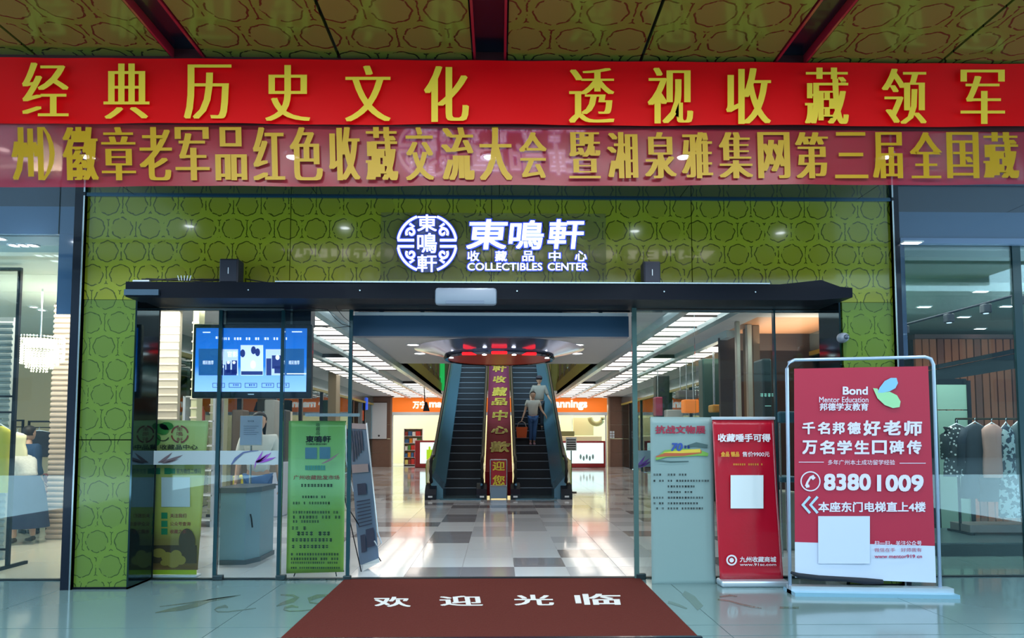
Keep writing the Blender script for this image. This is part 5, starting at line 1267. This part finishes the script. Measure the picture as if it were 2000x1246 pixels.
# ================================================================== KIOSK AREA
kp = FL(465, 1090)
kk = thing('kiosk_cabinet', 'pale blue grey cabinet with charcoal top just inside left doors', 'cabinet', (kp.x, kp.y, 0))
ky = 7.95; kx0, kx1, kxb = X(430, ky), X(484, ky), X(500, ky)
zt = Z(962, ky)
poly = [(kx0, ky), (kx1, ky), (kxb, ky + .22), (kxb, ky + .7), (kx0, ky + .7)]
def pz(pl, z0_, z1_): 
    mb = MB(); n = len(pl); return mb.add([(x, y, z0_) for x, y in pl] + [(x, y, z1_) for x, y in pl], [tuple(range(n)), tuple(range(2 * n - 1, n - 1, -1))] + [(i, (i + 1) % n, (i + 1) % n + n, i + n) for i in range(n)])
pz(poly, .04, zt).build('body', mat('kiosk_blue', (112, 146, 162), .4), kk)
grow = [(x + (.02 if x > kx0 else -.02), y - .02 if y < ky + .5 else y) for x, y in poly]
pz(grow, zt, zt + .06).build('worktop', mat('kiosk_top', (70, 84, 96), .3), kk); pz(grow, 0, .05).build('plinth', mat('kiosk_top', (70, 84, 96), .3), kk)
MB().tube([P(489, 1004, ky + .05), P(491, 1012, ky + .05), P(493, 1030, ky + .06)], .009, 6).build('handle', M_black, kk)
t = thing('white_machine', 'white floor standing machine behind the kiosk cabinet', 'machine', tuple(FL(528, 1012)))
my = FL(528, 1010).y; 
MB().cbox(X(508, my), X(552, my), my, my + .5, 0, Z(903, my), .02).build('body', mat('machine_white', (196, 204, 226), .4), t)
MB().box(X(518, my), X(548, my), my - .01, my + .01, Z(922, my), Z(908, my)).build('display', mat('machine_panel', (120, 110, 100), .3), t)
MB().box(X(508, my) , X(552, my), my - .006, my, Z(947, my), Z(945, my)).build('seam', M_dark, t)
t = thing('yellow_stool', 'yellow framed stool showing above the grey kiosk', 'stool', tuple(FL(478, 1040)))
sy = 9.55; x0, x1 = X(461, sy), X(497, sy); zt2 = Z(933, sy)
for x in (x0, x1):
    for y in (sy, sy + .3): MB().box(x - .015, x + .015, y - .015, y + .015, 0, zt2).build('leg', mat('yellow_paint', (196, 184, 40), .4), t)
MB().cbox(x0 - .02, x1 + .02, sy - .02, sy + .32, zt2, zt2 + .03, .01).build('seat', MATS['yellow_paint'], t)
# notice board and attendant
ny = 8.62
t = thing('notice_stand', 'pale blue notice sheet on a stand in front of the attendant', 'notice', tuple(FL(492, 1030)))
MB().box(X(470, ny), X(511, ny), ny, ny + .012, Z(869, ny), Z(813, ny)).build('sheet', mat('notice_blue', (160, 190, 232), .5), t)
MB().box(X(469, ny), X(512, ny), ny + .012, ny + .03, Z(870, ny), Z(812, ny)).build('backing', M_alu, t)
MB().tube([(X(490, ny), ny + .03, 0), (X(490, ny), ny + .03, Z(869, ny))], .015).build('pole', M_steel, t)
MB().lathe([(.16, 0), (.16, .02)], (X(490, ny), ny + .03, 0), 20).build('foot', M_steel, t)
a = MB(); fN = PF(ny - .004); tiny(a, 484, 821, 498, 3, fN, 0, 1)
for k in range(5): patch(a, 476, 832 + k * 4, 505 - (k % 3) * 4, 832.8 + k * 4, fN)
a.build('print', mat('print_bl', (90, 116, 160), .5), t)
ap = (X(507, 9.05), 9.05, 0)
AJ = dict(base)
person('attendant in white shirt and blue jeans standing behind the notice sheet', ap, 1.78, (.3, -1), {k: (-v[0], v[1], v[2]) for k, v in AJ.items()}, mat('white_shirt', (214, 218, 214), .8), MATS['jeans'], MATS['dark_shoe'], 'long', sleeve=1.0)
# glimpsed shop behind the left glass: shelving lines
def rack_shelves(x0, x1, Y, lbl, m, zs_, col):
    t = thing('display_shelves', lbl, 'shelves', ((x0 + x1) / 2, Y, 0))
    for x in (x0, x1): MB().box(x - .02, x + .02, Y, Y + .35, 0, zs_[-1] + .02).build('upright', m, t)
    for z in zs_: MB().box(x0, x1, Y, Y + .35, z, z + .02).build('shelf', mat('white_shelf', (220, 224, 226), .4), t)
    return t
rack_shelves(X(348, 11), X(408, 11), 11.2, 'white open shelves behind the left banner stand', M_alu, [.1, .5, .9, 1.3, 1.7, 2.1], 0)
for i, (px, zz, c) in enumerate([(356, 1.32, (60, 120, 90)), (370, 1.32, (200, 90, 60)), (386, 1.32, (40, 70, 90)), (360, 1.72, (206, 190, 120)), (378, 1.72, (80, 90, 100)), (392, 1.72, (150, 60, 50)), (366, .92, (70, 90, 110)), (388, .92, (180, 170, 150))]):
    x = X(px, 11.3); MB().lathe([(.05, zz), (.055, zz + .02), (.05, zz + .15), (.025, zz + .2), (.025, zz + .24)], (x, 11.35, 0), 12).build('jar', mat('jar_%d' % i, c, .3), None, smooth=40, label=['green', 'orange', 'navy', 'straw yellow', 'grey', 'dark red', 'slate', 'beige'][i] + ' jar on the ' + {1.32: 'middle', 1.72: 'upper', .92: 'lower'}[zz] + ' shelf of the white shelves at left', category='jar', group='jars on the white open shelves at left')
rack_shelves(X(515, 15), X(560, 15), 15, 'far white shelving seen below the television', M_alu, [.1, .6, 1.1, 1.6, 2.0], 0)
clutter([('orange_panel', 'orange wall panel seen below the left half of the television', 'panel', 433, 782, 452, 812, 18, (232, 110, 40), .35),
         ('orange_panel', 'orange wall panel seen below the right half of the television', 'panel', 560, 782, 590, 812, 22, (232, 110, 40), .35),
         ('dark_cabinet', 'dark green display cabinet below television right end', 'cabinet', 630, 781, 640, 818, 22, (24, 60, 40), 0),
         ('brown_cabinet', 'tall brown cabinet inside left between the posts', 'cabinet', 452, 800, 470, 990, 12.8, (128, 112, 98), 0),
         ('tall_pale_panel', 'tall pale panel behind the attendant at left', 'panel', 516, 780, 532, 985, 13.5, (196, 200, 198), 0),
         ('dark_clothes_panel', 'dark display panel left of the bright green banner', 'panel', 545, 800, 556, 880, 13, (60, 66, 70), 0)])
# right interior: dark glass kiosk, ATM-like shelves
clutter([('vending_front', 'dark teal glass cabinet inside right under the ceiling lights', 'cabinet', 1372, 700, 1420, 905, 15.5, (34, 78, 74), 0),
         ('dark_showcase', 'black showcase inside right behind the grey banner', 'cabinet', 1281, 733, 1310, 900, 20, (36, 48, 54), 0),
         ('white_counter', 'white counter with panels inside right beyond the grey banner', 'counter', 1302, 800, 1336, 905, 19, (190, 196, 196), 0),
         ('orange_panel', 'orange panel inside right above the grey banner', 'panel', 1337, 780, 1366, 806, 17, (238, 128, 30), .35),
         ('magenta_panel', 'magenta edged panel inside right left of the black showcase', 'panel', 1281, 775, 1295, 812, 19.2, (160, 50, 90), 0),
         ('grey_awning', 'grey sloped awning inside right above the counter', 'awning', 1325, 762, 1364, 778, 18.5, (110, 108, 108), 0),
         ('dark_cabinet', 'tall dark teal cabinet behind the red roll-up banner', 'cabinet', 1488, 700, 1515, 1010, 9.6, (44, 68, 72), 0),
         ('yellow_box', 'yellow crate inside right above the grey banner edge', 'box', 1392, 790, 1408, 805, 14.9, (196, 150, 40), 0),
         ('reception_desk', 'pale curved reception desk inside right behind the big display', 'desk', 1522, 960, 1560, 1045, 8.8, (150, 160, 150), 0)])
a = MB(); f = PF(9.598)
tiny(a, 1485, 768, 1512, 7, f, 0, 1); patch(a, 1494, 792, 1506, 793.5, f); a.build('sign_lettering', mat('mint_glow', (130, 190, 180), .5, emit=.4), None, label='small mint lettering on the dark cabinet inside right', category='lettering')
t = thing('teal_chair', 'teal padded chair inside right beside the tubular frame', 'chair', tuple(FL(1526, 1080)))
cyy = 8.3; x0, x1 = X(1520, cyy), X(1540, cyy)
MB().cbox(x0, x1 + .12, cyy, cyy + .06, Z(826, cyy), Z(803, cyy), .03).build('backrest', mat('teal_pad', (40, 100, 120), .6), t)
MB().cbox(x0, x1 + .12, cyy - .02, cyy + .4, .9, .97, .02).build('seat', MATS['teal_pad'], t)
for x in (x0 + .02, x1 + .1):
    MB().tube([(x, cyy + .02, 0), (x, cyy + .02, Z(826, cyy))], .012).build('leg', M_steel, t); MB().tube([(x, cyy + .36, 0), (x, cyy + .36, .9)], .012).build('leg', M_steel, t)
# string of pendant glass above right hall
# ================================================================== LEFT CLOTHES SHOP
ls = struct('wall_left')
M_tan2 = mat('tan_shop_wall', (176, 158, 122), .6)
MB().box(-14, -6.2, 13.0, 13.1, 0, 3.6).build('back_wall', M_tan2, ls)
MB().box(-14.1, -14, 7.1, 13.1, 0, 3.6).build('side_wall', M_tan2, ls)
for y in (7.2, 8.2, 9.2, 10.2, 11.2, 12.2): MB().box(-14, -.565 * y - .35, y, y + .99, 3.4, 3.47).build('ceiling_panel', mat('shop_ceiling_left', (190, 204, 196), .6), ls)
MB().prism([(-4.0, YG + .06), (-4.15, YG + .06), (-7.55, 13.1), (-7.35, 13.1)], 0, 3.46, axis=2).build('party_wall', M_wall, ls)
# ribbed column
def ribcol(p0, p1, Y, D, lbl, m, top=3.39):
    x0, x1 = X(p0, Y), X(p1, Y); t = thing('ribbed_column', lbl, 'column', ((x0 + x1) / 2, Y + D / 2, 0))
    MB().box(x0, x1, Y, Y + D, 0, top).build('core', m, t)
    k = 0; rb = None
    while .02 + k * .075 < top - .05:
        if rb is None: rb = MB().prism([(Y - .022, .03), (Y - .022, .055), (Y, .075), (Y, .015)], x0 - .004, x1 + .004, axis=0).build('rib', m, t)
        else: share(rb, t, (0, 0, k * .075))
        k += 1
M_rib = mat('rib_taupe', (178, 158, 142), .5)
ribcol(100, 152, 9.9, .5, 'taupe column of horizontal ribs beside the left pillar', M_rib)
ribcol(-60, 19, 8.3, .08, 'grey ribbed column at the left edge of picture', mat('rib_grey', (150, 158, 156), .5), 2.9)
# chandelier
cc = P(78, 690, 9.0)
t = thing('chandelier', 'round crystal chandelier glowing in the left clothes shop', 'chandelier', (cc.x, cc.y, cc.z))
M_cry = mat('crystal', (250, 250, 225), .1, emit=1.1)
MB().lathe([(.27, cc.z + .19), (.27, cc.z + .21)], (cc.x, cc.y, 0), 28, close=False).build('top_ring', M_steel, t)
MB().tube([(cc.x, cc.y, cc.z + .2), (cc.x, cc.y, 3.4)], .01).build('stem', M_steel, t)
MB().lathe([(.18, cc.z + .1), (.18, cc.z + .18)], (cc.x, cc.y, 0), 20).build('lamp_core', mat('warm_lamp', (255, 246, 214), .5, emit=5), t)
for i, (r, z0_, z1_) in enumerate(((.27, -.1, .19), (.21, -.15, .1), (.15, -.2, .0), (.09, -.25, -.08))):
    a = MB(); n = int(r * 170)
    for k in range(n):
        an = 2 * PI_ * k / n; x, y = cc.x + r * math.cos(an), cc.y + r * math.sin(an); z = z0_
        while z < z1_:
            a.add([(x + .01, y, cc.z + z + .012), (x - .01, y, cc.z + z + .012), (x, y + .01, cc.z + z + .012), (x, y - .01, cc.z + z + .012), (x, y, cc.z + z + .027), (x, y, cc.z + z)], [(0, 2, 4), (2, 1, 4), (1, 3, 4), (3, 0, 4), (2, 0, 5), (1, 2, 5), (3, 1, 5), (0, 3, 5)]); z += .032
    a.build('crystal_ring', M_cry, t, kind='stuff')
for px, py in ((28, 478), (46, 478), (64, 478), (0, 465), (66, 599), (82, 605), (30, 650), (42, 652), (24, 686)):
    r = ray(px, py); s = (3.4 - EYE) / r.z; x, y = r.x * s, r.y * s
    if y > 12.8: continue
    t = thing('shop_downlight', 'small round ceiling light in left clothes shop, ' + {28: 'left one of the front row of three', 46: 'middle one of the front row of three', 64: 'right one of the front row of three', 0: 'at the left picture edge', 66: 'above the chandelier, left', 82: 'above the chandelier, right', 30: 'low, left of the chandelier', 42: 'low, touching the chandelier', 24: 'lowest, beside the rack post'}[px], 'ceiling light', (x, y, 3.388), group='ceiling lights of the left clothes shop')
    MB().lathe([(.05, 0), (.065, 0), (.065, .01)], (x, y, 3.388), 14, close=False).build('ring', M_white, t); MB().lathe([(.048, .003), (.048, .009)], (x, y, 3.388), 14).build('lamp', MATS['small_lamp'], t)
def garment(nm, lbl, cx, Y, zt_, zb_, w_, m, sleeves=True, flare=1.25, grp=None, depth=.07, hang=True, turn=0.0):
    t = thing(nm, lbl, {'coat': 'coat', 'blouse': 'blouse', 'trousers': 'trousers', 'dress': 'dress', 'skirt': 'skirt', 'jacket': 'jacket', 'top': 'top'}.get(nm, 'clothes'), (cx, Y, zb_), turn, grp)
    W_ = wm(t); O = Vector((cx, Y, zb_)); h = zt_ - zb_
    def G(x, y, z): return W_ @ Vector((x, y, z))
    n = 20; v, f_ = [], []
    prof = [(0, .5 * flare), (.25, .48 * flare), (.5, .46), (.75, .5), (.9, .5), (.96, .36), (1, .14)]
    for q, (tz, ww) in enumerate(prof):
        for k in range(n):
            an = 2 * PI_ * k / n; fold = 1 + .10 * (1 - tz) * math.sin(5 * an + cx * 9)
            v.append(G(w_ * ww * math.cos(an) * fold, depth * (1 - .4 * (tz > .9)) * math.sin(an) * fold, h * tz))
    for i in range(len(prof) - 1):
        for k in range(n): f_.append((i * n + k, i * n + (k + 1) % n, (i + 1) * n + (k + 1) % n, (i + 1) * n + k))
    f_.append(tuple(range(len(prof) * n - 1, (len(prof) - 1) * n - 1, -1)))
    MB().add(v, f_).build('body', m, t, smooth=True)
    if sleeves:
        for s_ in (-1, 1): MB().tube([G(s_ * w_ * .42, 0, h * .93), G(s_ * w_ * .58, -.01, h * .8), G(s_ * w_ * .64, -.02, h * .93 - min(.5, h * .6))], [.055, .06, .05], 8).build('sleeve', m, t, smooth=True)
    if hang:
        MB().tube([G(-w_ * .36, 0, h * .95), G(0, 0, h * 1.03), G(w_ * .36, 0, h * .95)], .008, 6).build('hanger', M_white, t)
        MB().tube([G(0, 0, h * 1.03), G(0, 0, h * 1.03 + .04), G(.02, 0, h * 1.03 + .06)], .004, 5).build('hook', M_steel, t)
    return t
# tall black rack frame at left edge
def rack(lbl, pA, pB, Y, zt_, dep=.3, r=.02, lower=None, m=M_black):
    t = thing('clothes_rack', lbl, 'rack', ((pA + pB) / 2, Y, 0))
    for x in (pA, pB):
        MB().box(x - r, x + r, Y - r, Y + r, 0, zt_).build('post', m, t)
        MB().box(x - r, x + r, Y - dep, Y + dep, 0, 2 * r).build('foot', m, t)
    MB().box(pA, pB, Y - r, Y + r, zt_ - 2 * r, zt_).build('top_bar', m, t)
    for z in (lower or []): MB().box(pA, pB, Y - r * .6, Y + r * .6, z, z + r * 1.2).build('cross_bar', m, t)
    return t
yr = FL(8, 1085).y
yr = 7.75
rack('tall black rack frame standing at the left shop window', X(-80, yr), X(28, yr), yr, Z(523, yr, 30), lower=[Z(776, yr, 20), Z(807, yr, 20), .2], r=.018)
rack('low black rack at the rear of left shop, nearer the ribbed column', X(58, 11.6), X(102, 11.6), 11.6, Z(822, 11.6), lower=[Z(836, 11.6)], r=.014)
rack('low black rack at the rear of left shop, farther from the ribbed column', X(-10, 11.7), X(46, 11.7), 11.7, Z(820, 11.7), lower=[Z(835, 11.7)], r=.014)
garment('jacket', 'bright yellow long jacket on the rack at the left edge', X(2, 7.95), 7.95, Z(832, 7.95, 10), Z(962, 7.95, 10), .26, mat('yellow_cloth', (206, 196, 74), .8), False)
garment('top', 'cream top hanging behind the black rack at left', X(36, 9.5), 9.5, Z(846, 9.5), Z(890, 9.5), .24, mat('cream_cloth', (214, 208, 170), .8), False)
garment('coat', 'black jacket with white collar on the rear rack at left', X(78, 11.3), 11.3, Z(842, 11.3), Z(892, 11.3), .5, mat('black_cloth2', (22, 28, 40), .8), True)
garment('coat', 'dark red coat at the right end of the rear rack at left', X(98, 11.35), 11.35, Z(850, 11.35), Z(885, 11.35), .16, mat('wine_cloth', (120, 40, 60), .8), False)
t = thing('red_ottoman', 'dark red upholstered seat on legs in left shop', 'ottoman', tuple(FL(88, 1000)))
oy_ = 10.7; x0, x1 = X(72, oy_), X(103, oy_)
MB().cbox(x0, x1, oy_, oy_ + .5, Z(978, oy_), Z(925, oy_), .04).build('cushion', mat('red_uphol', (132, 50, 44), .7), t, smooth=40)
for x in (x0 + .05, x1 - .05):
    for y in (oy_ + .06, oy_ + .44): MB().tube([(x, y, 0), (x, y, Z(978, oy_))], .025).build('leg', M_black, t)
# person bending over in the shop
pbx, pby = X(54, 9.6), 9.6
BJ = dict(pel=(0, -.02, .5), waist=(.02, .06, .58), chest=(.05, .2, .66), neck=(.07, .3, .71), headb=(.08, .345, .74), shL=(-.08, .2, .68), elL=(-.13, .26, .5), wrL=(-.1, .38, .44), shR=(.14, .2, .68), elR=(.2, .3, .52), wrR=(.16, .4, .46),
          hipL=(-.06, 0, .48), knL=(-.07, .03, .27), anL=(-.07, -.02, .045), hipR=(.06, 0, .48), knR=(.07, .03, .27), anR=(.07, -.02, .045))
tB, jB = person('shopper bending forward in white top and long navy skirt', (pbx, pby, 0), 1.66, (-.85, .5), BJ, mat('white_pattern_top', (190, 190, 184), .8, noise=.3, scale=30), None, mat('brown_shoe', (70, 56, 44), .6), 'short', sleeve=.9, topr=1.15)
a = MB(); n = 20
pr = [(.56, .13), (.5, .17), (.38, .2), (.2, .23), (.13, .24)]; v = []; f_ = []
for z, r in pr:
    for k in range(n): an = 2 * PI_ * k / n; q = r * 1.66 * (1 + .05 * math.sin(6 * an)) * .8; v.append((pbx + q * math.cos(an), pby + q * .8 * math.sin(an), z * 1.66))
for i in range(len(pr) - 1):
    for k in range(n): f_.append((i * n + k, i * n + (k + 1) % n, (i + 1) * n + (k + 1) % n, (i + 1) * n + k))
a.add(v, f_); a.build('skirt', mat('navy_cloth', (30, 42, 70), .85), tB, smooth=True)
t2_, _ = person('shopper in blue jacket facing away behind the bending shopper', (X(58, 10.4), 10.4, 0), 1.62, (.3, 1), base, mat('blue_jacket', (30, 62, 96), .8), mat('dark_trousers', (40, 44, 56), .8), MATS['dark_shoe'], 'short', sleeve=1.6, topr=1.15)

# ================================================================== RIGHT CLOTHES SHOP
rs_ = struct('wall_right')
M_rc = mat('shop_ceiling_right', (112, 138, 134), .55)
for y in (7.2, 8.2, 9.2, 10.2, 11.2, 12.2): MB().box(.553 * y + .3, 14, y, y + .99, 3.4, 3.47).build('ceiling_panel', M_rc, rs_)
MB().prism([(3.93, YG + .06), (4.05, YG + .06), (7.3, 13.1), (7.12, 13.1)], 0, 3.46, axis=2).build('party_wall', mat('green_wall2', (120, 148, 138), .5), rs_)
MB().box(4.25, 14, 13.0, 13.1, 0, 3.6).build('back_wall', mat('dark_back', (60, 50, 48), .6), rs_)
MB().box(14, 14.1, 7.1, 13.1, 0, 3.6).build('side_wall', mat('dark_back', (60, 50, 48), .6), rs_)
# brown slats
sl = thing('slat_screen', 'screen of brown timber slats at the rear of right shop', 'screen', (X(1900, 12.2), 12.2, 0))
k = 0; px = 1792
M_sl = [mat('slat_brown', (178, 92, 46), .5), mat('slat_dark', (136, 66, 38), .5)]
while px < 2080:
    x0, x1 = X(px, 12.2), X(px + 13, 12.2)
    MB().box(x0, x1 - .01, 12.2, 12.26, .0, Z(660, 12.2)).build('slat', M_sl[k % 5 == 3], sl); px += 14.5; k += 1
MB().box(X(1785, 12.3), X(2090, 12.3), 12.3, 12.34, 0, Z(655, 12.3)).build('backing', M_black, sl)
MB().box(X(1785, 12.2), X(2090, 12.2), 12.1, 12.3, Z(660, 12.2), Z(652, 12.2)).build('head', mat('maroon_frame', (92, 56, 56), .5), sl)
mz = thing('mezzanine_beam', 'dark sloping steel beam crossing in front of the slats', 'beam', tuple(P(1920, 720, 10.8)))
def MZ(px, py): q = P(px, py, 10.8); return (q.x, q.z)
MB().prism([MZ(1830, 722), MZ(2030, 682), MZ(2030, 712), MZ(1830, 745)], 10.8, 11.1).build('beam', mat('beam_dark', (22, 36, 44), .6, 0, spec=.15), mz)
MB().prism([MZ(1830, 713), MZ(2030, 672), MZ(2030, 680), MZ(1830, 720)], 10.75, 11.15).build('top_flange', mat('flange_dark', (14, 24, 32), .6, 0, spec=.15), mz)
MB().box(X(1828, 10.6), X(1890, 10.6), 10.6, 10.9, Z(752, 10.6), Z(738, 10.6)).build('lower_beam', MATS['flange_dark'], mz)
# pale green panel wall
pw = thing('partition', 'pale green two panel partition left of the clothes rail', 'partition', (X(1862, 9.9), 9.9, 0))
for z0_, z1_ in ((Z(1048, 9.9, 1860), Z(801, 9.9)), (Z(799, 9.9), Z(750, 9.9))): MB().box(X(1828, 9.9), X(1890, 9.9), 9.9, 9.95, max(0, z0_), z1_).build('panel', mat('pale_green_panel', (124, 158, 142), .5), pw)
MB().box(X(1889, 9.9), X(1896, 9.9), 9.88, 9.98, 0, Z(742, 9.9)).build('post', M_black, pw)
MB().box(X(1822, 9.9), X(1829, 9.9), 9.88, 9.98, 0, Z(742, 9.9)).build('post', M_black, pw)
# track light
tk = thing('track_light', 'black ceiling track with spotlights in the right shop', 'track light', tuple(P(1880, 600, 8.6)))
A_, B_ = P(1752, 638, 9.6), P(1992, 574, 8.2); A_.z = B_.z = (A_.z + B_.z) / 2
A_ = P(1752, 638, 10.2); B_ = P(1992, 574, 8.7)
MB().tube([A_, B_], .018, 6).build('track', M_black, tk)
for px, py in ((1768, 634), (1862, 607), (1932, 592), (1988, 580)):
    u = (px - 1752) / 240; q = A_.lerp(B_, u)
    MB().cbox(q.x - .055, q.x + .055, q.y - .05, q.y + .05, q.z - .14, q.z - .015, .015).build('spot_head', M_black, tk)
    MB().lathe([(.03, q.z - .148), (.035, q.z - .14)], (q.x, q.y, 0), 12).build('lamp', mat('cool_lamp', (210, 230, 255), .5, emit=4 if px in (1862, 1988) else .6), tk)
for px, py in ((1805, 598), (1915, 568), (1966, 597), (1882, 618), (1914, 641), (1780, 472)):
    r = ray(px, py); s = (3.4 - EYE) / r.z; x, y = r.x * s, r.y * s
    if y > 12.9: continue
    t = thing('slot_light', 'white slot light in the right shop ceiling, ' + {1805: 'left of the track', 1915: 'topmost above the track', 1966: 'under the right end of the track', 1882: 'touching the second spotlight', 1914: 'lowest, near the slats', 1780: 'beside the pale head rail'}[px], 'ceiling light', (x, y, 3.386), group='slot lights in the right shop ceiling')
    MB().box(x - .1, x + .1, y - .045, y + .045, 3.386, 3.399).build('frame', M_white, t); MB().box(x - .085, x + .085, y - .03, y + .03, 3.382, 3.386).build('lamp', MATS['small_lamp'], t)
# clothes rail with garments
ry = 9.2
rk = thing('clothes_rail', 'dark clothes rail holding a row of garments in right shop', 'rack', (X(1940, ry), ry, .162))
zr = Z(818, ry, 1900)
MB().tube([(X(1866, ry), ry, zr), (X(2080, ry), ry, zr)], .014, 8).build('rail', mat('bronze', (70, 60, 48), .3, .7), rk)
for px in (1867, 1990, 2070): MB().box(X(px, ry) - .012, X(px, ry) + .012, ry - .012, ry + .012, .162, zr).build('post', M_black, rk)
MB().box(X(1866, ry), X(2080, ry), ry - .2, ry + .2, Z(1036, ry, 1900), Z(1022, ry, 1900)).build('lower_shelf', mat('shelf_brown', (110, 104, 104), .5), rk)
for px in (1867, 2070): MB().box(X(px, ry) - .02, X(px, ry) + .02, ry - .25, ry + .25, .162, .19).build('foot', M_black, rk)
def gz(y, px=1900): return Z(y, ry, px)
spots_m = spotted('dot_print', (200, 206, 206), (30, 44, 50), 24, .32, True); camo_m = spotted('leaf_print', (150, 170, 176), (32, 52, 70), 15, .5)
garment('blouse', 'black and white dotted blouse at left end of clothes rail', X(1862, ry), ry - .05, gz(830), gz(930), .3, spots_m, True)
garment('coat', 'long dark navy coat beside the dotted blouse', X(1893, ry), ry - .1, gz(828), gz(972), .36, mat('coat_navy', (26, 40, 54), .8), True)
garment('top', 'dusty pink top hanging over a dark skirt on the rail', X(1915, ry), ry - .2, gz(829), gz(931), .27, mat('pink_cloth', (168, 130, 122), .8), False, 1.1)
garment('skirt', 'black skirt showing below the dusty pink top', X(1913, ry), ry - .16, gz(926), gz(977), .34, mat('skirt_black', (26, 24, 32), .8), False, 1.1, hang=False)
garment('dress', 'long leaf patterned dress on the rail between pink top and grey coat', X(1940, ry), ry - .22, gz(830), gz(1007), .2, camo_m, False, 1.4)
garment('coat', 'long slate grey coat on the rail right of the leaf pattern', X(1968, ry), ry - .2, gz(826), gz(1003), .3, mat('coat_slate', (70, 88, 94), .8), True)
garment('coat', 'dark teal coat at the right edge of picture', X(1997, ry), ry - .15, gz(830), gz(975), .34, mat('coat_teal', (36, 56, 62), .8), True)
garment('coat', 'shorter grey coat hanging behind at the far right end', X(2030, ry), ry - .1, gz(830), gz(960), .3, mat('coat_grey', (96, 104, 104), .8), True)
pf_ = thing('display_platform', 'dark low display platform on the right shop floor', 'platform', (X(1930, 8.6), 8.6, 0))
MB().cbox(X(1790, 8.3), X(2150, 8.3), 8.35, 9.7, 0, .16, .01).build('deck', mat('platform_dark', (58, 76, 80), .3), pf_)
MB().box(X(1790, 8.3), X(2150, 8.3), 8.33, 8.35, 0, .14).build('kick_board', mat('kick_dark', (30, 46, 52), .4), pf_)
